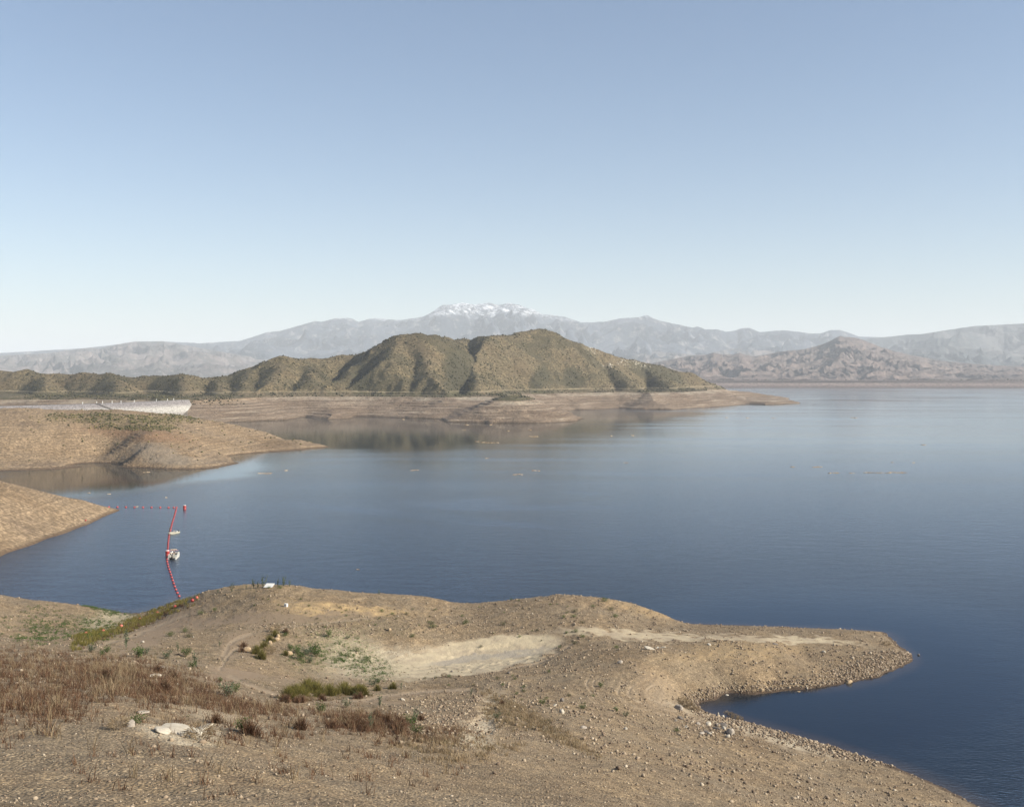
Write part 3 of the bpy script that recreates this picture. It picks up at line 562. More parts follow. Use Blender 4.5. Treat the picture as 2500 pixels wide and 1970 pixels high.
# ------------------------------------------------------------------ mesh builder for the objects
class MB:
    def __init__(s): s.V = []; s.F = []
    def add(s, V, Fc, M=None):
        o = len(s.V)
        s.V += [tuple(M @ Vector(v)) if M is not None else tuple(v) for v in V]; s.F += [tuple(o+i for i in f) for f in Fc]; return s
    def box(s, c, d, M=None, tap=1.0):
        x, y, z = d[0]/2, d[1]/2, d[2]/2
        V = [(c[0]+sx*x*(tap if sz > 0 else 1), c[1]+sy*y*(tap if sz > 0 else 1), c[2]+sz*z) for sz in (-1, 1) for sy in (-1, 1) for sx in (-1, 1)]
        return s.add(V, [(0, 2, 3, 1), (4, 5, 7, 6), (0, 1, 5, 4), (2, 6, 7, 3), (0, 4, 6, 2), (1, 3, 7, 5)], M)
    def tube(s, pts, r, n=6, cap=True):
        pts = [Vector(p) for p in pts]; rr = r if hasattr(r, '__len__') else [r]*len(pts); V = []; Fc = []
        for i, p in enumerate(pts):
            t = (pts[min(i+1, len(pts)-1)]-pts[max(i-1, 0)]).normalized(); a = t.orthogonal().normalized(); b = t.cross(a)
            if abs(t.z) < .99: a = t.cross(Vector((0, 0, 1))).normalized(); b = t.cross(a)
            for k in range(n): V.append(p+(a*math.cos(2*math.pi*k/n)+b*math.sin(2*math.pi*k/n))*rr[i])
        for i in range(len(pts)-1):
            for k in range(n): Fc.append((i*n+k, i*n+(k+1) % n, (i+1)*n+(k+1) % n, (i+1)*n+k))
        if cap: Fc += [tuple(range(n))[::-1], tuple((len(pts)-1)*n+k for k in range(n))]
        return s.add(V, Fc)
    def lathe(s, prof, n=16, M=None):
        V = [(r_*math.cos(2*math.pi*k/n), r_*math.sin(2*math.pi*k/n), z_) for r_, z_ in prof for k in range(n)]
        Fc = [(i*n+k, i*n+(k+1) % n, (i+1)*n+(k+1) % n, (i+1)*n+k) for i in range(len(prof)-1) for k in range(n)]
        Fc += [tuple(range(n))[::-1], tuple((len(prof)-1)*n+k for k in range(n))]
        return s.add(V, Fc, M)
    def build(s, name, mat, parent=None, smooth=False, bevel=0):
        me = bpy.data.meshes.new(name); me.from_pydata(s.V, [], s.F); me.update()
        if smooth:
            for p in me.polygons: p.use_smooth = len(p.vertices) < 5
        o = link(name, me, mat, parent)
        if bevel:
            b = o.modifiers.new('bevel', 'BEVEL'); b.width = bevel; b.segments = 2; b.limit_method = 'ANGLE'
        return o
ICO_V = []; t_ = (1+5**.5)/2
for a, b in ((1, t_), (-1, t_), (1, -t_), (-1, -t_)): ICO_V += [(a, b, 0)]
for a, b in ((1, t_), (-1, t_), (1, -t_), (-1, -t_)): ICO_V += [(0, a, b)]
for a, b in ((1, t_), (-1, t_), (1, -t_), (-1, -t_)): ICO_V += [(b, 0, a)]
ICO_V = np.array(ICO_V)/math.hypot(1, t_)
def hull_faces(V):
    Fc = []; n = len(V)
    for i in range(n):
        for j in range(i+1, n):
            for k in range(j+1, n):
                nn = np.cross(V[j]-V[i], V[k]-V[i]); d = V@nn-V[i]@nn
                if (d <= 1e-6).all(): Fc.append((i, j, k))
                elif (d >= -1e-6).all(): Fc.append((i, k, j))
    return Fc
ICO_F = np.array(hull_faces(ICO_V)); OCT_V = np.array([(1, 0, 0), (-1, 0, 0), (0, 1, 0), (0, -1, 0), (0, 0, 1), (0, 0, -1)], float); OCT_F = np.array(hull_faces(OCT_V))
def copy_tree(o, parent=None):
    c = o.copy(); C.objects.link(c)
    if parent is not None: c.parent = parent; c.matrix_parent_inverse = o.matrix_parent_inverse.copy()
    for ch in [q for q in bpy.data.objects if q.parent is o]: copy_tree(ch, c)
    return c
def strew(name, P, S, mat, label, seed, base=(ICO_V, ICO_F), flat=(.55, 1.), jit=.28, sink=.25, cat=None):
    """one object made of many small loose lumps (stones, brush), each of its own size, turn and dents"""
    rs = np.random.RandomState(seed); n = len(P); bv, bf = base
    V = bv[None]*(1+jit*rs.randn(n, len(bv), 1).clip(-1.6, 1.6)); a = rs.rand(n)*6.283
    sx = S*(.7+.6*rs.rand(n)); sy = S*(.7+.6*rs.rand(n)); sz = S*(flat[0]+(flat[1]-flat[0])*rs.rand(n))
    V = V*np.stack([sx, sy, sz], -1)[:, None]; ca, sa = np.cos(a)[:, None], np.sin(a)[:, None]
    x = V[..., 0]*ca-V[..., 1]*sa; y = V[..., 0]*sa+V[..., 1]*ca
    V = np.stack([x+P[:, 0, None], y+P[:, 1, None], V[..., 2]+(P[:, 2]+sz*(1-2*sink))[:, None]], -1)
    Fc = bf[None]+(np.arange(n)*len(bv))[:, None, None]
    return tag(link(name, mesh_np(name, V.reshape(-1, 3), Fc.reshape(-1, 3)), mat), label, kind='stuff')
def blades(name, P, Hh, wd, mat, label, seed, lean=.35, out=None, parent=None, kind='stuff'):
    """upright stalks: thin tapering strips in two pieces"""
    rs = np.random.RandomState(seed); n = len(P); a = rs.rand(n)*6.283; b = rs.rand(n)*6.283; l = lean*rs.rand(n)*Hh
    d = np.stack([np.cos(a), np.sin(a), a*0], -1)*(wd*(.6+.8*rs.rand(n)))[:, None]/2; L = np.stack([np.cos(b)*l, np.sin(b)*l, Hh*(1-.25*rs.rand(n))], -1)
    if out is not None: L[:, :2] += P[:, :2]*out*Hh[:, None]
    mid = P+L*np.array([.35, .35, .55]); tip = P+L; P0 = P-np.array([0, 0, .05])
    V = np.stack([P0-d, P0+d, mid+d*.8, mid-d*.8, tip+d*.15, tip-d*.15], 1)
    Fc = np.array([(0, 1, 2, 3), (3, 2, 4, 5)])[None]+(np.arange(n)*6)[:, None, None]
    o = link(name, mesh_np(name, V.reshape(-1, 3), Fc.reshape(-1, 4)), mat, parent)
    return tag(o, label, kind=kind) if parent is None else o
def leaves(name, P, S, mat, seed, label=None, parent=None, asp=.45):
    rs = np.random.RandomState(seed); n = len(P); d = rs.randn(n, 3); d[:, 2] = np.abs(d[:, 2])*.6; d /= np.linalg.norm(d, axis=1)[:, None]
    e = np.cross(d, rs.randn(n, 3)); e /= np.linalg.norm(e, axis=1)[:, None]; s_ = (S*(.6+.8*rs.rand(n)))[:, None]
    V = np.stack([P, P+d*s_*.5+e*s_*asp*.5, P+d*s_, P+d*s_*.5-e*s_*asp*.5], 1)
    Fc = np.arange(n*4).reshape(n, 4)
    o = link(name, mesh_np(name, V.reshape(-1, 3), Fc), mat, parent)
    return tag(o, label, kind='stuff') if parent is None else o

# where things can be strewn on the near shore
cellA = np.gradient(gd)[:, None]*GD*(gu[1]-gu[0])/F
def scatter(mask, n, seed, view=True):
    rs = np.random.RandomState(seed); m = np.clip(mask, 0, 1)*cellA*(GZ > .08)
    if view: m = m*((GU > -120) & (GU < 2620) & (VV < 2050))
    c = np.cumsum(m.ravel()); k = np.searchsorted(c, rs.rand(n)*c[-1]); j, i = np.unravel_index(np.clip(k, 0, m.size-1), m.shape)
    u = gu[i]+(rs.rand(n)-.5)*(gu[1]-gu[0]); D = gd[j]+(rs.rand(n)-.5)*np.gradient(gd)[j]
    return np.stack([(u-UC)/F*D, D, gz_at(u, D)], -1)
def around(P, k, r, seed):
    rs = np.random.RandomState(seed); Q = np.repeat(P, k, 0); rr = np.repeat(r, k) if hasattr(r, '__len__') else r
    a = rs.rand(len(Q))*6.283; q = np.abs(rs.randn(len(Q)))*.5*rr; Q = Q+np.stack([np.cos(a)*q, np.sin(a)*q, a*0], -1)
    D = Q[:, 1]; Q[:, 2] = gz_at(Q[:, 0]/D*F+UC, D); return Q

def stonemat(name, stops):
    m = NT(name); g = m.n('ShaderNodeNewGeometry').outputs['Random Per Island']; c = m.ramp(g, stops)
    c = m.mix(.5, c, m.mix(1., c, m.ramp(m.noise(9, 4), [(.3, .6), (.7, 1.3)]), 'MULTIPLY')); m.col(c); return m.m
M_STONE = stonemat('loose stones', [(0, (.12, .085, .058)), (.35, (.21, .155, .105)), (.7, (.29, .225, .155)), (.96, (.35, .28, .195)), (1, (.45, .38, .285))])
M_BOULDER = plain('pale boulder stone', (.36, .31, .25), .95, .3, 2.5, objrand=.25)
M_WHITEROCK = plain('white rock', (.40, .355, .28), .95, .2, 2.5)
M_TANROCK = plain('tan sandstone', (.38, .28, .17), .95, .22, 2.0)
M_DRY = leafmat('dry brown stalks', (.08, .038, .021), (.20, .115, .065), .15)
M_STRAW = leafmat('straw stalks', (.18, .125, .07), (.34, .26, .155), .2)
M_OLIVE = leafmat('olive reed', (.10, .095, .022), (.235, .19, .05), .3)
M_GREEN = leafmat('green leaf', (.04, .075, .016), (.11, .165, .04), .3)
M_GREY = leafmat('grey green leaf', (.06, .085, .045), (.15, .175, .10), .25)
M_SAGE = leafmat('small sage leaf', (.05, .055, .025), (.12, .12, .055), .2)
M_STEM = plain('woody stem', (.14, .10, .06))
M_CHAP = stonemat('chaparral brush', [(0, (.022, .023, .013)), (.5, (.046, .043, .022)), (1, (.10, .088, .044))])

# ---- strewn masses
em = lambda *a, **k: ell(GU+nA*25, VV+nB*8+nA*6, *a, **k)
stony = np.clip((1-smooth)*(1-.9*sand)*(.25+.75*sstep(-.15, .35, nB+nA*.6)), 0, 1)
band = sstep(-.1, .3, np.sin((GZ+.25*nA)*8.5))*(GU > 1150)*.8+.2
P = scatter(stony*band*sstep(70, 130, GD), 34000, 301); rs = np.random.RandomState(5)
strew('gravel', P, .04+.055*rs.pareto(2.6, len(P)).clip(0, 3.2), M_STONE, 'loose stones strewn over the lakebed', 302)
P = scatter(stony*(GD < 120), 22000, 303); strew('pebbles', P, .02+.026*rs.pareto(3.0, len(P)).clip(0, 2.4), M_STONE, 'small loose stones on the near hillside', 304)
rim = sstep(1.6, .7, GZ)*(GZ > .1)*(GD > 150)*(GU > 1650)*(VV > 1590)
P = scatter(rim+.35*rim*(nB > .1), 5200, 305); strew('shore_stones', P, .09+.09*rs.pareto(3, len(P)).clip(0, 2), M_STONE, 'band of broken stones along the waterline of the spit', 306)
P = scatter(np.clip(em(760, 1535, 140, 14, 2)+em(1000, 1530, 250, 24)*.25+em(450, 1790, 160, 30)*.12+em(1080, 1760, 120, 60)*.5+em(1750, 1780, 90, 25, 15)*.8, 0, 1), 5000, 307); strew('rubble', P, .05+.055*rs.pareto(2.6, len(P)).clip(0, 2.6), M_STONE, 'patches of pale rubble on the humps', 308)
dg = np.clip(em(340, 1672, 180, 46, 8, soft=.6)+em(560, 1722, 110, 18, 8)+em(650, 1750, 260, 28)*.28+em(885, 1764, 90, 24)*.9+em(1010, 1800, 120, 26)*.6+em(60, 1700, 160, 90)*.8+em(500, 1880, 520, 60)*.12+em(620, 1800, 200, 20)*.25, 0, 1)*(.35+.65*sstep(-.2, .3, nB))
P = scatter(dg, 3300, 311); P = around(P, 16, .45, 312); rs = np.random.RandomState(7); leaves('dead_litter', (P+np.abs(rs.randn(len(P), 1))*[0, 0, .16])[::4], np.full(len(P[::4]), .2), M_STRAW, 310, 'tangled straw coloured litter among the dead weeds', asp=.1)
blades('dry_grass', P, .15+.75*rs.rand(len(P))**2, .03, M_DRY, 'reddish brown dead weeds on the near slope', 313, lean=.9)
P = scatter(np.clip(dg*.5+em(270, 1660, 60, 40)*.8, 0, 1), 420, 314); P = around(P, 14, .5, 315)
blades('pale_grass', P, .5+.8*rs.rand(len(P)), .03, M_STRAW, 'bleached dead stalks among the brown weeds', 316, lean=.8)
sb = np.clip(em(1310, 1765, 130, 17, 30)+em(1245, 1752, 60, 26, 15)*.8+em(1100, 1830, 140, 30)*.5, 0, 1)
P = scatter(sb, 620, 317); P = around(P, 22, .5, 318)
blades('tan_brush', P, .2+.45*rs.rand(len(P)), .03, M_STRAW, 'tan and brown low brush in a row down the slope', 319, lean=1.0)
P = scatter(sb, 260, 320); P = around(P, 14, .5, 321); leaves('brush_leaves', P+np.array([0, 0, .15])+np.abs(rs.randn(len(P), 1))*[0, 0, .2], np.full(len(P), .09), M_SAGE, 322, 'olive leaves in the low brush down the slope')
rb = np.clip(em(352, 1512, 125, 11, -23, soft=.6)+em(215, 1560, 45, 14, -25), 0, 1)
P = scatter(rb, 800, 323); P = around(P, 20, .5, 324)
blades('bank_reeds', P, .3+.55*rs.rand(len(P)), .05, M_OLIVE, 'olive reeds on the bank of the gully', 325, lean=.5)
P = scatter(np.clip(em(350, 1519, 130, 9, -23), 0, 1), 300, 326); P = around(P, 14, .5, 327)
blades('bank_weeds', P, .25+.4*rs.rand(len(P)), .05, M_DRY, 'brown weeds along the top of the gully bank', 328, lean=.6)
gc = np.clip(em(240, 1533, 50, 26)*.8+em(272, 1497, 55, 8, 16)+em(850, 1608, 100, 30, 22)*.8+em(830, 1590, 60, 40)*.3+em(745, 1600, 50, 22)*.6+em(100, 1530, 80, 40)*.6, 0, 1)*(.2+.8*sstep(.0, .25, nB+.5*nA))
P = scatter(gc, 1500, 331); P = around(P, 30, .42, 332); rs = np.random.RandomState(9)
leaves('green_ground_cover', P+np.abs(rs.randn(len(P), 1))*[0, 0, .16], np.full(len(P), .14), M_GREEN, 333, 'low green plants on the damp ground')
sg = np.clip(em(760, 1500, 320, 50)*.4+em(620, 1450, 120, 18)*.6+em(640, 1535, 110, 20)+em(1300, 1470, 300, 40)*.06+em(500, 1600, 250, 30)*.25+em(1000, 1640, 150, 12)*.4+em(340, 1598, 160, 14)*.9+em(600, 1700, 400, 80)*.05+em(1400, 1700, 300, 90)*.015, 0, 1)*sstep(-.1, .25, nB)
P = scatter(sg, 900, 334); P = around(P, 20, .32, 335)
leaves('sparse_scrub', P+np.abs(rs.randn(len(P), 1))*[0, 0, .12], np.full(len(P), .09), M_SAGE, 336, 'thin dull green scrub over the humps')
P = scatter(np.clip(sg+.02*(GD > 120)*(GU < 1500)*(1-sand), 0, 1), 500, 337); P = around(P, 12, .22, 338)
blades('sparse_stalks', P, .12+.3*rs.rand(len(P)), .03, M_STRAW, 'thin dry stalks over the humps', 339, lean=.7)

# ---- brush on the hills beyond the lake, on the left spit, trees by the far dam
def scat2(U, D, Z, mask, n, seed):
    rs = np.random.RandomState(seed); m = mask*D*np.gradient(D[:, 0])[:, None]; c = np.cumsum(m.ravel()); k = np.searchsorted(c, rs.rand(n)*c[-1])
    j, i = np.unravel_index(np.clip(k, 0, m.size-1), m.shape); j = np.clip(j, 0, m.shape[0]-2); i = np.clip(i, 0, m.shape[1]-2); a, b = rs.rand(n), rs.rand(n)
    f = lambda A: (A[j, i]*(1-a)+A[j, i+1]*a)*(1-b)+(A[j+1, i]*(1-a)+A[j+1, i+1]*a)*b
    u, d = f(U), f(D); return np.stack([(u-UC)/F*d, d, f(Z)], -1)
front = (np.gradient(ZH, axis=0) > -.02*np.gradient(dh)[:, None]*0-.25)
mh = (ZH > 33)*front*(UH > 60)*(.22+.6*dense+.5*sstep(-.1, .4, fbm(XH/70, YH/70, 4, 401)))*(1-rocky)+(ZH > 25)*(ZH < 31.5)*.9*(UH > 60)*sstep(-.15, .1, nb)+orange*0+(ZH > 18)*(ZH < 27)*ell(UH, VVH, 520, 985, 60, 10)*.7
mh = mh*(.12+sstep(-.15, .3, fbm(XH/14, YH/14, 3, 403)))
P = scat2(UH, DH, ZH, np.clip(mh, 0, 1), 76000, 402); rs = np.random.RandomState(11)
strew('hill_chaparral', P, .4+1.3*rs.rand(len(P))**2.5, M_CHAP, 'dark chaparral brush covering the hills', 403, base=(OCT_V, OCT_F), flat=(.6, 1.0), sink=.2)
P = scat2(UH, DH, ZH, np.clip(rocky*(ZH > 33), 0, 1), 110, 404); strew('ridge_outcrop', P, .8+1.6*rs.rand(len(P)), stonemat('outcrop', [(0, (.35, .31, .24)), (1, (.58, .52, .42))]), 'pale rock outcrops on the right hand ridge', 405)
P = scat2(U2, D2, Z2, np.clip((br+.02)*(Z2 > 2)*(U2 > 60), 0, 1), 4200, 406); strew('spit_brush', P, .35+.7*rs.rand(len(P))**2, stonemat('spit scrub', [(0, (.04, .042, .018)), (.6, (.085, .08, .035)), (1, (.2, .165, .07))]), 'dull green brush along the top of the left spit', 407, base=(OCT_V, OCT_F), flat=(.5, .9))
P = scat2(U2, D2, Z2, np.clip((Z2 > .4)*(U2 > 60)*(.15+rd), 0, 1), 5200, 408); strew('spit_stones', P, .18+.22*rs.rand(len(P))**2, M_STONE, 'stones and clods on the left spit', 409, base=(OCT_V, OCT_F), flat=(.4, .8))

# ------------------------------------------------------------------ DAMS
def embank(name, crest_pts, toe_pts, back, mat, parent):
    """stone-faced embankment: crest road on top, sloping water face, back slope"""
    V = []; n = len(crest_pts)
    for (c, t) in zip(crest_pts, toe_pts):
        c = Vector(c); t = Vector(t); b = c+(c-t)*.25; b.z = c.z; k = c+(c-t)*1.1; k.z = -5
        for q in range(9): V.append(c+(t-c)*q/8*1.0+Vector((0, 0, .0)))
        V += [b, k]
    order = [10, 9]+list(range(9)); m = len(order)
    Fc = [(i*11+order[j], i*11+order[j+1], (i+1)*11+order[j+1], (i+1)*11+order[j]) for i in range(n-1) for j in range(m-1)]
    me = bpy.data.meshes.new(name); me.from_pydata(V, [], Fc); me.update(); return link(name, me, mat, parent)
def riprap(name, zs, cols, sc):
    m = NT(name); z = m.z(); z0, z1_ = zs[0], zs[-1]
    t = m.maprange(m.math('ADD', z, m.math('MULTIPLY', m.math('SUBTRACT', m.noise(sc*.3, 4), .5), 1.6)), z0, z1_)
    c = m.ramp(t, [((a-z0)/(z1_-z0), b) for a, b in zip(zs, cols)])
    sp = m.n('ShaderNodeSeparateColor'); m.put(sp.inputs[0], m.voro(sc)); c = m.mix(.8, c, m.mix(1., c, m.ramp(sp.outputs[0], [(0, .5), (1, 1.4)]), 'MULTIPLY'))
    m.col(c); m.bump(m.voro(sc, out='Distance'), 1.0, .8); return m.m
ld = empty('near_dam', (-440, 1200, 0)); tag(ld, 'pale rock faced dam between the left spit and the brushy hills', 'dam')
cr = [(-461-53*k/185*1.0, 1150-k, 25.6) for k in (330, 240, 150, 60, 0, -60, -120, -185, -240)]
cr = [W(u, v, D=d) for u, v, d in [(-260, 1004, 800), (-100, 996, 895), (60, 991, 985), (208, 987, 1060), (290, 984, 1110), (370, 980.5, 1160), (440, 976.5, 1207), (462, 976, 1222)]]
toe = [(x+46, y-42, 4) for x, y, z in cr]; toe[-3] = (cr[-3][0]+38, cr[-3][1]-36, 8); toe[-2] = (cr[-2][0]+14, cr[-2][1]-16, 17); toe[-1] = (cr[-1][0]+5, cr[-1][1]-7, 22)
cr = [(x, y, z) for x, y, z in cr]
cl = [(x-440*-1, y-1200, z) for x, y, z in cr]; tl = [(x+440, y-1200, z) for x, y, z in toe]
embank('rock_face', cl, tl, 0, riprap('dam riprap', [4, 14, 17, 20.5, 24, 29], [(.20, .18, .165), (.27, .245, .215), (.42, .395, .345), (.38, .355, .315), (.21, .19, .182), (.20, .185, .177)], .8), ld)
st = MB(); a = Vector(W(236, 986, D=1172)); b_ = Vector(W(300, 1018, D=1172)); 
c0 = Vector(cl[3])*.66+Vector(cl[4])*.34; t0 = Vector(tl[4])*.9+Vector(tl[5])*.1
nrm = Vector((.35, -.3, .9)).normalized()
for k in range(24): 
    p = c0.lerp(t0, k/24)+nrm*.35; st.box(p, (3.4, 3.0, .5))
st.build('stairs', plain('dark stair', (.12, .11, .10)), ld)
M_POST = plain('white post', (.78, .77, .72))
pm = MB(); pm.box((0, 0, 1.1), (.45, .45, 2.2)); pm.box((0, 0, 2.3), (.7, .7, .25))
for i, t in enumerate((.12, .3, .44, .55, .72, .86)):
    pass
px = [(203, 'leftmost'), (237, ''), (251, ''), (275, ''), (297, ''), (329, ''), (383, ''), (410, ''), (425, '')]
first = None
for i, (u, _) in enumerate(px):
    us = [W(q[0], q[1], D=q[2]) for q in [(60, 991, 985), (208, 987, 1060), (290, 984, 1110), (370, 980.5, 1160), (455, 976, 1215)]]
    uu = [60, 208, 290, 370, 455]; p = [float(np.interp(u, uu, [w_[k] for w_ in us])) for k in range(3)]
    p = (p[0]-1.2, p[1]+1.1, p[2])
    if first is None: first = pm.build('marker_post', M_POST); o = first
    else: o = first.copy(); C.objects.link(o)
    o.location = p; nm = ['first', 'second', 'third', 'fourth', 'fifth', 'sixth', 'seventh', 'eighth', 'ninth'][i]
    tag(o, 'small white post on the crest of the pale dam, %s from the left' % nm, 'post', 'posts along the dam crest')
fd = empty('far_dam', (1600, 4950, 0)); tag(fd, 'long reddish earth dam closing the far end of the lake', 'dam')
xs = np.linspace(560, 3400, 30); cl = [(x-1600, 40+25*math.sin(x/900), 36) for x in xs]; tl = [(x-1600, -40+25*math.sin(x/900), -.5) for x in xs]
embank('rock_face', cl, tl, 0, riprap('far dam face', [0, 8, 14, 20, 27, 36], [(.075, .052, .045), (.11, .078, .066), (.175, .13, .11), (.15, .112, .096), (.075, .054, .047), (.10, .073, .063)], .12), fd)
rs = np.random.RandomState(21); n = 520
x = 700+2300*rs.rand(n); P = np.stack([x, 5050+90*rs.rand(n), 29+rs.rand(n)], -1); P = P[(np.sin(x/61)+np.sin(x/143)+.8*rs.randn(n)) > .3]
strew('far_trees', P, 3+3.6*rs.rand(len(P)), M_CHAP, 'line of small dark trees beyond the far dam', 502, flat=(.8, 1.1), sink=.1)

# ------------------------------------------------------------------ FLOATS, ROPES, BUOYS
M_RED = plain('red float plastic', (.40, .04, .035), .45, .12, 3, spec=.5, objrand=.25)
M_REDF = plain('faded red float plastic', (.62, .16, .12), .6, .15, 3, objrand=.2)
M_WHITEP = plain('white plastic', (.62, .61, .58), .5, .08)
M_ROPE = plain('wet rope', (.06, .045, .04))
def float_mesh():
    m = MB(); prof = [(.05, -.36), (.07, -.34), (.07, -.30), (.17, -.285), (.26, -.22), (.31, -.10), (.315, -.012), (.325, -.01), (.325, .01), (.315, .012), (.31, .10), (.26, .22), (.17, .285), (.07, .30), (.07, .34), (.05, .36)]
    m.lathe(prof, 16, Matrix.Rotation(R(90), 4, 'Y')); return m
fl0 = float_mesh().build('float', M_RED, smooth=True); fused = [False]
def put_float(p, ang, lab, group, s=1., tilt=0, mat=None):
    if not fused[0]: o = fl0; fused[0] = True
    else: o = fl0.copy(); C.objects.link(o)
    o.location = p; o.rotation_euler = (0, tilt, ang); o.scale = (s, s, s); tag(o, lab, 'float', group)
    if mat is not None:
        o.material_slots[0].link = 'OBJECT'; o.material_slots[0].material = mat
    return o
main = [(431.5, 1237.6), (426, 1259), (420, 1278), (415.6, 1296), (412.6, 1307), (410.8, 1322.5), (409.6, 1339), (408, 1356), (407.5, 1369), (410.8, 1385), (415.5, 1398), (421, 1416), (427, 1434), (434, 1450), (440.5, 1461.5)]
mp_ = [Vector(W(u, v, 0)) for u, v in main]
L = [0]
for a, b in zip(mp_[:-1], mp_[1:]): L.append(L[-1]+(b-a).length)
n = 44
def along(t):
    return Vector([float(np.interp(t, L, [q[k] for q in mp_])) for k in range(3)])
for i in range(n):
    t = L[-1]*(i+.3)/n; p = along(t); q = along(min(L[-1], t+1))-along(max(0, t-1)); v = VH+H*F/p.y
    if v < 1298: lab = 'small red float in the far stretch of the dense float line, beyond the fishing boat'
    elif v < 1352: lab = 'red float in the dense float line between the fishing boat and the pontoon boat'
    else: lab = 'red float in the near stretch of the float line, between pontoon boat and shore'
    put_float((p.x, p.y, .05), math.atan2(q.y, q.x), lab, 'red floats of the float line', 1.0)
rp = MB(); rp.tube([(p.x, p.y, .02) for p in mp_], .035, 5); tag(rp.build('float_rope', M_ROPE), 'dark rope stringing the dense line of red floats', 'rope')
sp_ = [W(u, v, 0) for u, v in [(265.8, 1238.4), (286.7, 1238.4), (307.3, 1238.6), (328.1, 1238.8), (349, 1239), (369.8, 1239.1), (390.9, 1239.3), (411.5, 1239.5), (424.2, 1239.6)]]
for p in sp_: put_float((p[0], p[1], .08), .1, 'red float in the widely spaced row between the small spit and the tall buoy', 'red floats of the spaced row', 1.3)
rp = MB(); rp.tube([W(250, 1239, 0)]+[(p[0], p[1], .02) for p in sp_]+[(mp_[0].x, mp_[0].y, .02)], .014, 5); tag(rp.build('float_rope', M_ROPE), 'thin rope joining the widely spaced red floats', 'rope')
for u, v, s, mat, lab in [(471, 1458.5, .95, M_RED, 'red float on the hump crest beside a faded pink one'), (480.7, 1461.3, .95, M_REDF, 'faded pink float on the hump crest beside a red one'), (469.6, 1468.5, 1.15, M_RED, 'largest bright red float lying just below the hump crest'),
        (427.4, 1484, 1.1, M_RED, 'bright red float alone on the bare sandy slope'), (384, 1498, 1.0, M_REDF, 'pale red float at the upper end of the reeds'), (341.4, 1513, .9, M_REDF, 'orange red float half hidden in the olive reeds'),
        (295.8, 1531, 1.0, M_REDF, 'red and pale float at the foot of the reed bank'), (252.3, 1543, 1.0, M_REDF, 'orange red float lying on the gully floor'), (210, 1549, 1.0, M_REDF, 'red float at the far left edge of the gully'), (209, 1270, 1.0, M_RED, 'red float on the tip of land at the left edge')]:
    if v > 1300: p = ground(u, v); put_float((p.x, p.y, p.z+.24*s), .6+u*.1, lab, 'floats stranded on land', s, .3, mat)
    else:
        p = W(u, v, 1.3); put_float((p[0], p[1], 1.3), .5, lab, 'floats stranded on land', 1)
def big_buoy(loc, lab, s=1.):
    t = empty('mooring_buoy', loc, 0, s); tag(t, lab, 'buoy', 'tall cylinder buoys')
    m = MB(); m.lathe([(.56, -.6), (.60, -.5), (.60, .55), (.585, .57), (.585, .63), (.60, .65), (.60, 1.42), (.55, 1.5)], 24); m.build('shell', M_RED, t, True)
    m = MB(); m.lathe([(.57, 1.48), (.58, 1.5), (.58, 1.56), (.50, 1.60), (.1, 1.62)], 24); m.build('top_cap', M_WHITEP, t, True)
    m = MB(); m.tube([(.12*math.cos(a), 0, 1.62+.12*math.sin(a)) for a in np.linspace(0, math.pi, 8)], .025, 6); m.build('lifting_eye', M_ROPE, t)
    return t
p = W(450.6, 1243, 0); big_buoy((p[0], p[1], 0), 'tall red cylinder buoy with white top standing apart, right of the spaced row', 1.06)
p = W(408.8, 1356, 0); big_buoy((p[0], p[1], 0), 'tall red cylinder buoy with white top just behind the pontoon boat', 1.0)

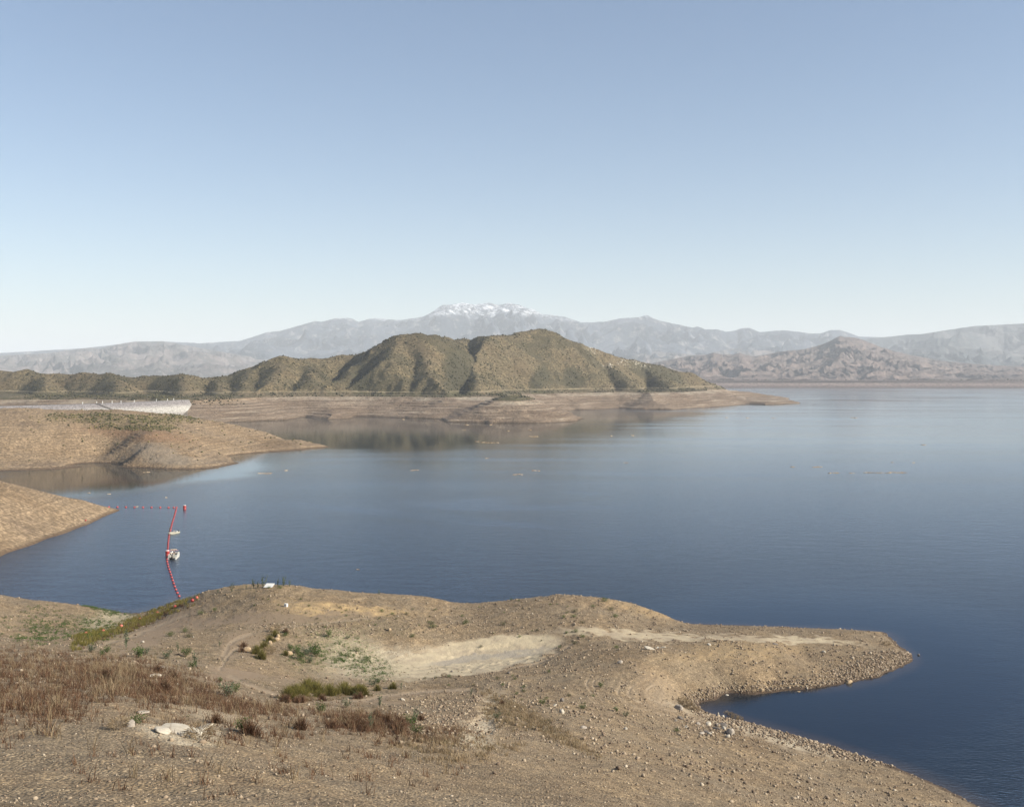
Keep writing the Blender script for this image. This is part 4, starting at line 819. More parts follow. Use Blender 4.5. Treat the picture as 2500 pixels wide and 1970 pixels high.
# ------------------------------------------------------------------ PEOPLE
def skin_obj(name, pts, edges, mat, parent, sub=1, root=0):
    me = bpy.data.meshes.new(name); me.from_pydata([p[:3] for p in pts], edges, []); me.update()
    o = link(name, me, mat, parent); m = o.modifiers.new('skin', 'SKIN'); 
    for i, v in enumerate(me.skin_vertices[0].data): v.radius = (pts[i][3], pts[i][3]*(pts[i][4] if len(pts[i]) > 4 else 1)); v.use_root = (i == root)
    m.use_smooth_shade = True; s_ = o.modifiers.new('sub', 'SUBSURF'); s_.levels = sub; s_.render_levels = sub; return o
M_SKIN = plain('skin', (.42, .25, .17), .6, .06); M_LIP = plain('lips', (.35, .14, .11)); M_HAIR = plain('dark hair', (.03, .02, .015))
def person(loc, rz, lab, shirt, trou, pose='stand', hat=None, group=None, z0=0):
    t = empty('person', loc, rz); tag(t, lab, 'person', group)
    if pose == 'stand': hip = .93; kn = [(.10, .02, .50), (-.10, .03, .50)]; an = [(.11, .0, .08), (-.11, .02, .08)]; sh = 1.42; lean = .04; el = [(.27, .06, 1.16), (-.25, .12, 1.14)]; wr = [(.25, .26, 1.0), (-.16, .34, 1.08)]
    else: hip = .48; kn = [(.14, .42, .50), (-.14, .42, .50)]; an = [(.13, .46, .08), (-.15, .42, .08)]; sh = .98; lean = .08; el = [(.27, .14, .76), (-.27, .12, .76)]; wr = [(.18, .36, .66), (-.16, .36, .66)]
    B = [(0, 0, hip, .13, .8), (0, lean*.4, hip+.22, .125, .8), (0, lean, sh-.08, .15, .7), (0, lean, sh+.06, .055), (0, lean+.01, sh+.14, .075, 1.1), (0, lean+.01, sh+.24, .085, 1.15), (0, lean+.01, sh+.31, .06)]
    Ed = [(0, 1), (1, 2), (2, 3), (3, 4), (4, 5), (5, 6)]
    for s_, k, a in ((1, kn[0], an[0]), (-1, kn[1], an[1])):
        b = len(B); B += [(s_*.09, 0, hip-.05, .09), (*k, .06), (*a, .042), (a[0], a[1]+.14, a[2]-.03, .035)]; Ed += [(0, b), (b, b+1), (b+1, b+2), (b+2, b+3)]
    for s_, e, w_ in ((1, el[0], wr[0]), (-1, el[1], wr[1])):
        b = len(B); B += [(s_*.18, lean, sh-.03, .06), (*e, .045), (*w_, .028)]; Ed += [(2, b), (b, b+1), (b+1, b+2)]
        d = (Vector(w_)-Vector(e)).normalized(); sd_2 = d.cross(Vector((0, 0, 1))).normalized(); pm_ = Vector(w_)+d*.07; c = len(B); B += [(*pm_, .03, .6)]; Ed += [(b+2, c)]
        for f, (off, ln) in enumerate(((-.033, .062), (-.011, .072), (.011, .068), (.033, .055))):
            k1 = pm_+sd_2*off+d*.035; k2 = k1+(d*.7+Vector((0, 0, -.5)))*ln; b2_ = len(B); B += [(*k1, .010), (*k2, .008)]; Ed += [(c, b2_), (b2_, b2_+1)]
        k1 = Vector(w_)+d*.03+sd_2*-.045*s_; k2 = k1+d*.04-sd_2*.01*s_; b2_ = len(B); B += [(*k1, .012), (*k2, .009)]; Ed += [(b+2, b2_), (b2_, b2_+1)]
    skin_obj('body', B, Ed, M_SKIN, t)
    S = [(0, 0, hip+.0, .15, .85), (0, lean*.4, hip+.22, .15, .8), (0, lean, sh-.08, .17, .75), (0, lean, sh-.0, .09)]; Es = [(0, 1), (1, 2), (2, 3)]
    for s_, e, w_ in ((1, el[0], wr[0]), (-1, el[1], wr[1])):
        b = len(S); m_ = Vector(e).lerp(Vector(w_), .75); S += [(s_*.18, lean, sh-.03, .078), (*e, .06), (*m_, .05)]; Es += [(2, b), (b, b+1), (b+1, b+2)]
    skin_obj('shirt', S, Es, shirt, t)
    T = [(0, 0, hip+.02, .15, .85), (0, 0, hip-.03, .13)]; Et = [(0, 1)]
    for s_, k, a in ((1, kn[0], an[0]), (-1, kn[1], an[1])):
        b = len(T); T += [(s_*.09, 0, hip-.06, .105), (*k, .078), (a[0], a[1], a[2]+.03, .062)]; Et += [(1, b), (b, b+1), (b+1, b+2)]
    skin_obj('trousers', T, Et, trou, t)
    h = MB(); h.lathe([(.02, .12), (.07, .105), (.10, .06), (.108, 0), (.10, -.04), (.03, -.05)], 12, Matrix.Translation((0, lean-.01, sh+.27)))
    if hat: h.lathe([(.17, -.005), (.17, .01), (.11, .02)], 14, Matrix.Translation((0, lean+.02, sh+.28))); h.build('hat', hat, t, True)
    else: h.build('hair', M_HAIR, t, True)
    for s_ in (1, -1):
        MB().lathe([(.004, -.008), (.011, 0), (.004, .008)], 8, Matrix.Translation((s_*.033, lean+.088, sh+.225))).build('eye', M_HAIR, t)
    MB().box((0, lean+.105, sh+.195), (.025, .03, .04), tap=.5).build('nose', M_SKIN, t); MB().box((0, lean+.085, sh+.15), (.05, .02, .012)).build('mouth', M_LIP, t)
    return t
M_DARKC = plain('dark clothing', (.025, .028, .035)); M_WHC = plain('white shirt', (.75, .75, .72)); M_JEAN = plain('jeans', (.06, .08, .13)); M_TANC = plain('tan clothing', (.42, .36, .26)); M_BLK = plain('black rubber', (.02, .02, .02), .5)

# ------------------------------------------------------------------ BOATS
M_ALU = plain('pale painted metal', (.46, .45, .41), .5, .1, 4, metal=.2); M_OLV = plain('drab boat paint', (.33, .31, .24), .5, .12)
M_SEAT = plain('cream vinyl', (.52, .48, .39), .5, .06); M_DKIN = plain('dark interior', (.06, .055, .05)); M_PINK = plain('faded pink pole', (.62, .30, .28), .6, .1)
def fishing_boat(loc, rz):
    t = empty('fishing_boat', loc, rz); tag(t, 'small drab open boat crossing behind the float line, bow to the left', 'boat')
    def sec(y, w_, b_, zt, zb, k=0): return [(-w_, y, zt), (-w_*.94, y, zb+.12), (-b_, y, zb), (b_, y, zb), (w_*.94, y, zb+.12), (w_, y, zt), (w_-.05, y, zt), (b_-.02, y, zb+.08), (-b_+.02, y, zb+.08), (-w_+.05, y, zt)]
    secs = [sec(-2.6, .78, .62, .52, -.12), sec(-1, .85, .66, .54, -.14), sec(.8, .82, .6, .58, -.13), sec(1.9, .62, .42, .66, -.02), sec(2.6, .34, .2, .74, .28)]
    V = [p for s_ in secs for p in s_]; m = MB(); Fc = [(i*10+j, i*10+(j+1) % 10, (i+1)*10+(j+1) % 10, (i+1)*10+j) for i in range(4) for j in range(10)]
    Fc += [(0, 1, 2, 3, 4, 5, 6, 7, 8, 9), tuple(range(49, 39, -1))]; m.add(V, Fc); m.build('hull', M_OLV, t)
    for y in (-1.7, -.3, 1.1):
        m = MB(); m.box((0, y, .32), (1.5 if y < 1 else 1.3, .36, .07)); m.build('bench', M_SEAT, t, bevel=.01)
    m = MB(); m.box((0, -2.72, .72), (.34, .5, .42), tap=.75); m.box((0, -2.78, .15), (.14, .22, .85)); m.build('outboard_motor', M_BLK, t, bevel=.03)
    m = MB(); m.box((0, 1.95, .66), (.95, .9, .05), tap=.8); m.build('bow_deck', M_SEAT, t)
    return t
p = W(423.5, 1302.5, 0); FBp = Vector((p[0], p[1], 0)); FBr = R(160)
# the near (left) end carries the standing figure, the far (right) end the cooler
fbo = fishing_boat(tuple(FBp), FBr); Mf = Matrix.Translation(FBp) @ Matrix.Rotation(FBr, 4, 'Z')
q = Mf @ Vector((0, 2.0, .69)); 
fbo.rotation_euler = (0, 0, FBr)
person(tuple(q), FBr+R(20), 'person in dark clothes standing at the left end of the fishing boat', M_DARKC, M_DARKC)
q = Mf @ Vector((0, -.35, -.1)); person(tuple(q), FBr, 'person in a pale shirt seated amidships in the fishing boat', M_WHC, M_TANC, 'sit', M_TANC)
q = Mf @ Vector((0, -1.45, .365)); m = MB(); ck = empty('cooler', tuple(q), FBr); tag(ck, 'white cooler at the right end of the fishing boat', 'cooler')
m.box((0, 0, .2), (.85, .42, .4), tap=1.05); m.build('box', M_WHITEP, ck, bevel=.03); m = MB(); m.box((0, 0, .435), (.9, .46, .07)); m.build('lid', M_WHITEP, ck, bevel=.02)
def pontoon(loc, rz):
    t = empty('pontoon_boat', loc, rz); tag(t, 'cream pontoon boat seen from its stern, moored to the float line', 'boat')
    for s_ in (1, -1):
        m = MB(); m.lathe([(.05, -3.1), (.22, -3.05), (.30, -2.8), (.31, 2.4), (.24, 2.9), (.06, 3.25)], 14, Matrix.Translation((s_*.98, 0, .1)) @ Matrix.Rotation(R(-90), 4, 'X')); m.build('float_tube', M_ALU, t, True)
    m = MB(); m.box((0, 0, .5), (2.6, 6.0, .14)); m.build('deck', M_SEAT, t, bevel=.02)
    for y in (-2.6, 0, 2.5):
        m = MB(); m.box((0, y, .40), (2.1, .12, .07)); m.build('cross_beam', M_DKIN, t)
    for c, d in (((-1.24, .1, .93), (.05, 5.0, .62)), ((1.24, .1, .93), (.05, 5.0, .62)), ((0, 2.72, .93), (2.4, .05, .62)), ((-.85, -2.55, .93), (.75, .05, .62)), ((.85, -2.55, .93), (.75, .05, .62))):
        m = MB(); m.box(c, d); x0, y0 = c[0], c[1]; lx, ly = d[0]/2, d[1]/2
        m.tube([(x0-lx, y0-ly, 1.29), (x0+lx, y0+ly, 1.29)] if lx > ly else [(x0, y0-ly, 1.29), (x0, y0+ly, 1.29)], .03, 6); m.build('railing', M_ALU, t)
    for c, d in (((-.9, 1.5, .8), (.55, 1.8, .42)), ((.9, 1.5, .8), (.55, 1.8, .42)), ((-.85, -1.2, .8), (.6, 1.1, .42))):
        m = MB(); m.box(c, d); m.box((c[0]+(-.2 if c[0] < 0 else .2), c[1], 1.2), (.16, d[1], .45)); m.build('seat', M_SEAT, t, bevel=.04)
    m = MB(); m.box((.75, -.2, 1.0), (.7, .5, .85), tap=.85); m.build('console', M_DKIN, t, bevel=.04)
    m = MB(); m.tube([(-.2, -.45, 1.3), (.9, -.45, 2.0)], .03, 6); m.tube([(-1.22, .4, 1.3), (-1.1, .5, 2.15)], .03, 6); m.tube([(-1.3, .5, 2.15), (1.3, .5, 2.15)], .06, 8); m.build('folded_canopy', M_PINK, t)
    m = MB(); m.box((0, -3.1, .75), (.42, .6, .55), tap=.75); m.box((0, -3.12, .05), (.16, .26, 1.0)); m.build('outboard_motor', M_BLK, t, bevel=.04)
    return t
p = W(417.5, 1365, 0); PB = Vector((p[0], p[1]+2.6, 0)); pr = R(8); pontoon(tuple(PB), pr); Mp = Matrix.Translation(PB) @ Matrix.Rotation(pr, 4, 'Z')
person(tuple(Mp @ Vector((.35, -1.3, .57))), pr+R(150), 'person in a dark top standing at the stern rail of the pontoon boat', M_DARKC, M_TANC, 'stand', M_TANC)
person(tuple(Mp @ Vector((-.35, -.2, .57))), pr+R(60), 'person in a white shirt standing in the middle of the pontoon boat', M_WHC, M_JEAN)
person(tuple(Mp @ Vector((-.85, -1.2, .54))), pr-R(60), 'person in dark clothes seated at the left of the pontoon boat', M_DARKC, M_DARKC, 'sit', M_WHC)

# ------------------------------------------------------------------ DEBRIS AFLOAT
M_DEB = stonemat('floating debris', [(0, (.20, .12, .06)), (.5, (.38, .26, .14)), (1, (.58, .46, .30))])
def debris(u, v, wpx, lab, seed, group='mats of floating debris'):
    p = W(u, v, 0); rs = np.random.RandomState(seed); wd = max(.5, wpx*p[1]/F); n = int(np.clip(wd*4, 7, 110))
    hd = .0011*p[1]**.93; dy = p[1]**2/(F*H)*(.55 if wpx > 14 else .35)
    x = (rs.rand(n)-.5)*wd; y = rs.randn(n)*dy*.5+np.sin(x/wd*5+seed)*dy*.9; S = hd*(.35+.65*rs.rand(n)); bv, bf = ICO_V, ICO_F
    V = bv[None]*(1+.3*rs.randn(n, 12, 1).clip(-1.5, 1.5))*np.stack([S*1.6, S*1.3, S*.45], -1)[:, None]; V = V+np.stack([x, y, S*.12], -1)[:, None]
    V = V.reshape(-1, 3)
    m = mesh_np('debris_mat', V, (bf[None]+(np.arange(n)*12)[:, None, None]).reshape(-1, 3)); o = link('debris_mat', m, M_DEB); o.location = (p[0], p[1], 0)
    return tag(o, lab, 'debris', group)
DB = [(984, 1024, 5, 'speck of driftwood afloat below the bare shore, left of the cone hill'), (1139, 1037.5, 6, 'bit of driftwood just below the foot of the cone hill'), (1198, 1037, 5, 'speck of driftwood under the middle of the cone hill'), (1132, 1050, 5, 'tiny driftwood piece a little below the cone hill, at its left'), (1241, 1052, 4, 'lone speck in the brown reflection right of the hill middle'), (1293, 1050, 6, 'driftwood bit in the reflection under the right part of the cone hill'),
      (1164, 1078, 9, 'clump of debris at the left end of the long thin mat under the cone hill'), (1196, 1080.5, 42, 'long thin tan mat of debris on the brown reflection'), (1302, 1065.5, 20, 'thin short streak of debris right of the long thin mat'), (1189, 1119, 8, 'small pale debris piece on the dark mirrored patch'), (1011, 1148, 20, 'curved tan debris mat at the left of the mirrored patch'), (1265, 1158.5, 28, 'tan debris mat right below the mirrored patch'), (1308, 1149, 18, 'thin debris streak above and right of the tan mat below the mirrored patch'), (1528, 1129.5, 9, 'short orange debris piece alone in mid lake'), (1492, 1064, 4, 'speck of debris in open water right of the reflections'), (1545, 1063, 5, 'pale speck of debris in open water'),
      (1773, 1019.5, 5, 'leftmost of the small debris pieces under the hill point'), (1825, 1020.7, 8, 'second debris piece under the hill point'), (1887, 1021, 6, 'third debris piece under the hill point'), (2083, 1020, 9, 'small debris piece far out to the right'), (2253, 1086, 9, 'dark debris piece near the right edge of the lake'), (1935, 1139.5, 12, 'dark short debris piece left of the orange mats'), (1996, 1140, 28, 'thick orange debris mat at the right of the lake'), (2034, 1154.5, 26, 'thin broken debris streak left of the longest mat'), (2080, 1155, 10, 'small debris streak just left of the longest mat'), (2142, 1154, 62, 'longest thin orange debris mat at the right'), (2193, 1153.5, 42, 'orange debris mat at the right end of the longest mat'), (2178, 1128.5, 4, 'dark speck above the longest mat'), (2230, 1129.5, 8, 'pale speck above the right end of the longest mat'),
      (357, 1153, 16, 'cream debris streak in the reflection of the left spit'), (217, 1203, 7, 'pale debris clump by the left edge at the rim of the reflection'), (267, 1206, 10, 'pale debris streak near the left edge of the reflection'), (406, 1214.5, 6, 'yellowish leaf like debris above the spaced floats'), (648, 1155.5, 34, 'broken orange debris streak off the tip of the left spit'), (697, 1148.7, 5, 'single orange debris bit off the tip of the left spit'), (420.5, 1341.5, 7, 'tan debris piece behind the pontoon boat'), (427, 1341, 4, 'small pale debris piece right behind the pontoon boat'), (873, 1390, 7, 'pale debris bit alone on the dark water before the humps'), (334, 1236.7, 3.5, 'orange bit beside the spaced floats'), (1949, 1685+3, 5, 'pale leaf like bit in the cove near its far bank')]
for i, (u, v, wpx, lab) in enumerate(DB): debris(u, v, wpx, lab, 600+i)


# ------------------------------------------------------------------ PLANTS that stand by themselves
M_YEL = leafmat('yellow green leaf', (.13, .13, .03), (.28, .25, .07), .3)
def stems_mb(rs, n, h, r_, spread, tw=.02):
    m = MB(); tips = []
    for k in range(n):
        a = rs.rand()*6.283; L_ = h*(.65+.35*rs.rand()); q = spread*rs.rand(); b = rs.randn(2)*.06*h
        p = [Vector((math.cos(a)*r_*.3*rs.rand(), math.sin(a)*r_*.3*rs.rand(), -.05))]; 
        for t in (.33, .66, 1.): p.append(p[0]+Vector((math.cos(a)*q*t**1.3*L_+b[0]*t, math.sin(a)*q*t**1.3*L_+b[1]*t, L_*t)))
        m.tube(p, [tw, tw*.8, tw*.55, tw*.25], 4, False); tips.append(p)
    return m, tips
def make_plant(kind, seed):
    rs = np.random.RandomState(seed); t = empty(kind, (0, 0, 0))
    P = []
    if kind == 'sapling':                          # a few tall bending stalks with leaves along them
        m, tips = stems_mb(rs, 4, 1.0, .15, .35, .014); m.build('stems', M_GREY, t)
        for p in tips:
            for k in range(26):
                f = .25+.75*rs.rand(); i = min(2, int(f*3)); g = f*3-i; P.append(p[i].lerp(p[i+1], g)+Vector(rs.randn(3)*.035))
        leaves('foliage', np.array(P), np.full(len(P), .085), M_GREY, seed, parent=t, asp=.55)
    elif kind == 'leafy_bush':
        m, tips = stems_mb(rs, 9, .85, .3, .75, .016); m.build('stems', M_STEM, t)
        for p in tips:
            c = 34
            for k in range(c):
                f = .35+.65*rs.rand(); i = min(2, int(f*3)); P.append(p[i].lerp(p[i+1], f*3-i)+Vector(rs.randn(3)*.085))
        leaves('foliage', np.array(P), np.full(len(P), .095), M_GREY if seed % 2 else M_GREEN, seed, parent=t, asp=.6)
    elif kind == 'low_bush':
        m, tips = stems_mb(rs, 7, .5, .4, .9, .014); m.build('stems', M_STEM, t)
        Q = rs.randn(420, 3)*[.24, .24, .15]+[0, 0, .26]; Q[:, 2] = np.abs(Q[:, 2]); leaves('foliage', Q, np.full(len(Q), .07), M_SAGE if seed % 2 else M_GREEN, seed, parent=t, asp=.6)
    elif kind in ('reed_clump', 'dry_clump'):
        n = 420; a = rs.rand(n)*6.283; q = np.abs(rs.randn(n))*.24*(1+.5*np.sin(a*3+seed)); Q = np.stack([np.cos(a)*q, np.sin(a)*q, a*0], -1)
        m = M_OLIVE if kind == 'reed_clump' else M_DRY
        blades('stalks', Q, 1.0*(.3+.7*rs.rand(n)**1.3)*np.exp(-q*q*3), .028, m, None, seed, lean=.5, out=1.1, parent=t)
        Q = Q[:260].copy(); Q[:, 2] = .15+.6*rs.rand(260); leaves('foliage', Q, np.full(260, .07), M_YEL if kind == 'reed_clump' else M_STRAW, seed, parent=t, asp=.25)
    elif kind == 'tumbleweed':
        n = 700; d = rs.randn(n, 3); d /= np.linalg.norm(d, axis=1)[:, None]; q = (.3+.7*rs.rand(n)**.5)[:, None]*.5; Q = d*q*[1, 1, .62]+[0, 0, .27]; Q[:, 2] = np.abs(Q[:, 2])
        leaves('twigs', Q, np.full(n, .16), M_STRAW, seed, parent=t, asp=.12)
    return t
protos = {}
ring_no = [0]
def plant(kind, u, v, s_, label, group=None, squash=1.0, var=None):
    ring_no[0] += 1; k = ring_no[0]; var = (k % 3) if var is None else var; key = (kind, var)
    if key in protos: t = copy_tree(protos[key])
    else: t = protos[key] = make_plant(kind, {'sapling': 10, 'leafy_bush': 20, 'low_bush': 30, 'reed_clump': 40, 'dry_clump': 50, 'tumbleweed': 60}[kind]+var)
    p = ground(u, v); t.location = p; t.rotation_euler = (0, 0, k*2.4); t.scale = (s_*squash, s_*squash, s_)
    return tag(t, label, {'sapling': 'sapling', 'leafy_bush': 'bush', 'low_bush': 'bush', 'reed_clump': 'reeds', 'dry_clump': 'dry weeds', 'tumbleweed': 'tumbleweed'}[kind], group)
PL = [('sapling', 566, 1444, 2.2, 'thin green sapling at the left of the row standing against the water', 'saplings on the hump crest'), ('sapling', 619, 1436, 2.4, 'round topped green sapling just left of the white panel, against the water', 'saplings on the hump crest'),
      ('sapling', 629, 1436, 1.9, 'faint thin sapling between the round topped one and the tallest one', 'saplings on the hump crest'), ('sapling', 641.5, 1434, 3.0, 'tallest thin green sapling standing behind the left end of the white panel', 'saplings on the hump crest'),
      ('sapling', 677, 1431, 1.7, 'short sapling with spreading leaves right of the white panel', 'saplings on the hump crest'), ('sapling', 692, 1430, 2.8, 'tall narrow green sapling alone at the right of the white panel', 'saplings on the hump crest'),
      ('sapling', 706, 1433, 1.7, 'rightmost small sapling of the row against the water', 'saplings on the hump crest'), ('sapling', 600, 1439, 1.2, 'faint low sapling between the leftmost and the round topped one', 'saplings on the hump crest'), ('sapling', 532, 1448, 1.1, 'very small sapling at the far left of the crest row', 'saplings on the hump crest'), ('sapling', 925, 1452, 1.3, 'lone faint sapling on the skyline of the middle hump', None),
      ('low_bush', 683, 1437, 1.3, 'dark olive bush just below the crest right of the white panel', None), ('low_bush', 657, 1436, .9, 'low weeds right under the white panel', None), ('low_bush', 463, 1460, 1.0, 'dark bush on the shore beside the upper stranded floats', None),
      ('sapling', 309, 1580, 3.1, 'tall leaning grey green sapling above the row of weeds at the left', 'grey green plants of the left row'), ('leafy_bush', 337, 1605, 2.1, 'largest grey green bush of the left row, under the tall sapling', 'grey green plants of the left row'), ('leafy_bush', 352, 1600, 1.6, 'grey green bush touching the largest one on its right', 'grey green plants of the left row'),
      ('sapling', 436, 1592, 1.8, 'upright dark tipped sapling in the middle of the left slope', 'grey green plants of the left row'), ('leafy_bush', 452, 1603, 1.9, 'spreading grey green bush beside the dark tipped sapling', 'grey green plants of the left row'), ('leafy_bush', 406, 1608, 1.5, 'grey green bush between the two large ones of the left row', 'grey green plants of the left row'),
      ('sapling', 480, 1628, 2.6, 'tall thin grey green sapling right of the left row', 'grey green plants of the left row'), ('leafy_bush', 470, 1632, 1.4, 'broad low grey green bush at the foot of the thin sapling', 'grey green plants of the left row'), ('leafy_bush', 222, 1592, 1.6, 'grey green weed bush at the left edge of the row', 'grey green plants of the left row'),
      ('leafy_bush', 262, 1594, 1.4, 'second grey green bush from the left edge of the row', 'grey green plants of the left row'), ('leafy_bush', 250, 1602, 1.1, 'low ragged bush in front of the first two of the row', 'grey green plants of the left row'), ('sapling', 536, 1578, 1.3, 'thin two stemmed weed on bare dirt left of the willow clump', None),
      ('low_bush', 416, 1553, 1.6, 'green bush with yellow tinge on the upper left slope', 'green bushes of the upper left slope'), ('low_bush', 452, 1543, 1.4, 'small dark green bush highest on the upper left slope', 'green bushes of the upper left slope'), ('low_bush', 461, 1556, 1.4, 'dark green bush with a white stone at its right', 'green bushes of the upper left slope'),
      ('low_bush', 524, 1491, 1.2, 'small green bush high on the left hump', None), ('low_bush', 490, 1500, 1.5, 'grey ragged bush on the left hump above the bare slope', None),
      ('leafy_bush', 558, 1700, 1.9, 'dark green big leaved bush at the right end of the brown weeds', None), ('leafy_bush', 538, 1665, .8, 'small dark green plant just above the big leaved bush', None), ('leafy_bush', 575, 1690, 1.3, 'leafy green bush joined to the right of the big leaved one', None),
      ('reed_clump', 637, 1608, 2.0, 'front olive willow clump, the darkest and thickest, left of the cream bush', 'olive clumps by the left boulders'), ('reed_clump', 626, 1596, 1.9, 'olive willow clump behind the front one', 'olive clumps by the left boulders'), ('reed_clump', 645, 1583, 1.8, 'yellowish willow clump in the middle of the row of clumps', 'olive clumps by the left boulders'), ('reed_clump', 658, 1567, 1.6, 'green willow clump near the far end of the row', 'olive clumps by the left boulders'), ('reed_clump', 672, 1553, 1.4, 'far end clump of the willow row beside pale stones', 'olive clumps by the left boulders'),
      ('dry_clump', 594, 1580, 1.3, 'brownish clump at the far left of the willow row', 'olive clumps by the left boulders'), ('dry_clump', 590, 1592, 1.2, 'brown clump below the round tan boulder', 'olive clumps by the left boulders'), ('tumbleweed', 672, 1541, 1.9, 'bleached dry bush at the far end of the willow row', None), ('dry_clump', 697, 1546, 1.3, 'reddish dry weeds right of the bleached bush', None), ('tumbleweed', 655, 1597, 2.0, 'cream coloured dry bush right of the front willow clump', None), ('tumbleweed', 663, 1590, 1.4, 'smaller cream bush behind the cream coloured one', None),
      ('low_bush', 697, 1553, 1.3, 'dark green bush under the reddish dry weeds', None), ('reed_clump', 697, 1600, 1.2, 'yellow green spiky clump left of the bright green bushes', None),
      ('leafy_bush', 765, 1592, 2.2, 'tallest bright green bush of the group by the basin', 'bright green bushes by the basin'), ('leafy_bush', 772, 1604, 2.0, 'bright green bush in front of the tallest one', 'bright green bushes by the basin'), ('leafy_bush', 750, 1600, 1.8, 'bright green bush left of the tallest one', 'bright green bushes by the basin'), ('leafy_bush', 726, 1595, 1.7, 'green bush at the left of the bright group', 'bright green bushes by the basin'), ('leafy_bush', 734, 1610, 1.8, 'broad green bush at the lower left of the bright group', 'bright green bushes by the basin'), ('leafy_bush', 757, 1618, 1.6, 'lowest green bush of the bright group', 'bright green bushes by the basin'), ('leafy_bush', 708, 1587, 1.4, 'leftmost small green bush of the bright group', 'bright green bushes by the basin'), ('leafy_bush', 802, 1555, 1.7, 'single green bush on the pale rubble above the bright group', None),
      ('leafy_bush', 848, 1560, .9, 'very small dark plant right above the rim of green ground', None), ('low_bush', 895, 1612, 1.5, 'green bush at the left rim of the sandy basin', None), ('low_bush', 872, 1592, 1.5, 'green bush higher up the left rim of the sandy basin', None),
      ('leafy_bush', 909, 1676, 1.6, 'dark green upright bush left of the round yellow bush', None), ('leafy_bush', 923, 1668, 1.3, 'dark narrow plant between the upright bush and the round yellow bush', None), ('reed_clump', 960, 1681, 1.35, 'round yellow bush at the front of the basin', None), ('sapling', 980, 1682, 1.2, 'green sprig at the right side of the round yellow bush', None), ('reed_clump', 921, 1685, 1.2, 'yellow weeds between the reed bank and the round yellow bush', None),
      ('sapling', 926, 1724, 1.9, 'narrow dark green plant on the track bank below the reeds', None), ('leafy_bush', 845, 1728, 1.3, 'grey green spreading bush on the track below the reeds', None), ('leafy_bush', 784, 1740, 1.4, 'dull grey green bush at the left of the track', None), ('leafy_bush', 870, 1704, 1.0, 'grey green bush at the foot of the reed bank', None),
      ('sapling', 1012, 1762, 1.9, 'tallest grey green plant on the middle slope near the bottom', None), ('leafy_bush', 1004, 1772, 1.4, 'grey green leafy bush under the tallest plant of the middle slope', None), ('leafy_bush', 1018, 1795, 1.2, 'low grey green bush at the bottom of the middle slope', None), ('sapling', 903, 1782, 1.6, 'green leafy plant standing in front of the brown weed patch', None), ('sapling', 1149, 1699, 1.3, 'grey green forked plant alone on the gravel in front of the basin', None),
      ('tumbleweed', 1084, 1652, 1.0, 'pale dry twiggy bush at the front rim of the basin', None), ('low_bush', 1055, 1524, 1.1, 'dark upright bush on the slope above the basin', 'two bushes above the basin'), ('low_bush', 1057, 1533, 1.5, 'rounder green bush just in front of the dark upright one', 'two bushes above the basin'), ('low_bush', 1007, 1555, 1.1, 'small green bush on the slope left above the basin', None), ('low_bush', 992, 1501, 1.2, 'small dark green bush on the middle hump', None), ('low_bush', 958, 1501, 1.1, 'small green bush left of the dark one on the middle hump', None), ('low_bush', 932, 1494, 1.2, 'flat green bush below the ochre bank', None),
      ('low_bush', 1229, 1526, 1.4, 'dark bush standing between the middle and right humps', None), ('low_bush', 1138, 1523, 1.4, 'green bush with spreading tufts above the basin', None), ('low_bush', 1476, 1469, 1.7, 'green bush with a dark left side near the top of the right hump', None), ('low_bush', 1491, 1490, 1.5, 'dark green bush under the top one on the right hump', None), ('low_bush', 1502, 1507, 1.3, 'reddish green bush on the flank of the right hump', None), ('low_bush', 1448, 1482, 1.1, 'small green bush left on the right hump', None), ('low_bush', 1403, 1495, 1.2, 'dark bush upper of three in a short row on the right hump', None), ('low_bush', 1401, 1507, 1.2, 'dark bush middle of three in a short row on the right hump', None), ('low_bush', 1376, 1508, 1.1, 'dark bush left of the short row on the right hump', None), ('low_bush', 1422, 1522, 1.1, 'flat dark bush below the short row on the right hump', None), ('low_bush', 1406, 1544, 1.1, 'green bush at the left end of the pale sand strip', None), ('low_bush', 1422, 1556, 1.2, 'yellow green bush under the left end of the pale sand strip', None), ('low_bush', 1402, 1573, 1.2, 'green bush right of the basin', None), ('low_bush', 1505, 1583, 1.1, 'dark brown bush on the gravel between basin and spit', None),
      ('leafy_bush', 1466, 1678, 1.1, 'bright green bush alone by the curved wheel track', None), ('low_bush', 1214, 1660, 1.1, 'small dark green bush at the right front of the basin', None), ('low_bush', 1422, 1730, 1.1, 'brown green bush on the lower gravel slope', None), ('leafy_bush', 1504, 1737, .9, 'dark green bush on the lower gravel slope left of the pair', None), ('leafy_bush', 1527, 1750, 1.0, 'bright green bush lowest on the gravel slope', None), ('low_bush', 1652, 1786, .9, 'small green bush left of the grey boulders', None),
      ('tumbleweed', 1667, 1717, 1.7, 'upper tan dry bush beside the head of the cove', 'dry bushes at the head of the cove'), ('tumbleweed', 1675, 1725, 1.9, 'middle tan dry bush beside the head of the cove', 'dry bushes at the head of the cove'), ('tumbleweed', 1686, 1732, 1.8, 'lower tan dry bush beside the head of the cove', 'dry bushes at the head of the cove'), ('tumbleweed', 1700, 1737, 1.2, 'last small dry bush close to the cove water', 'dry bushes at the head of the cove'),
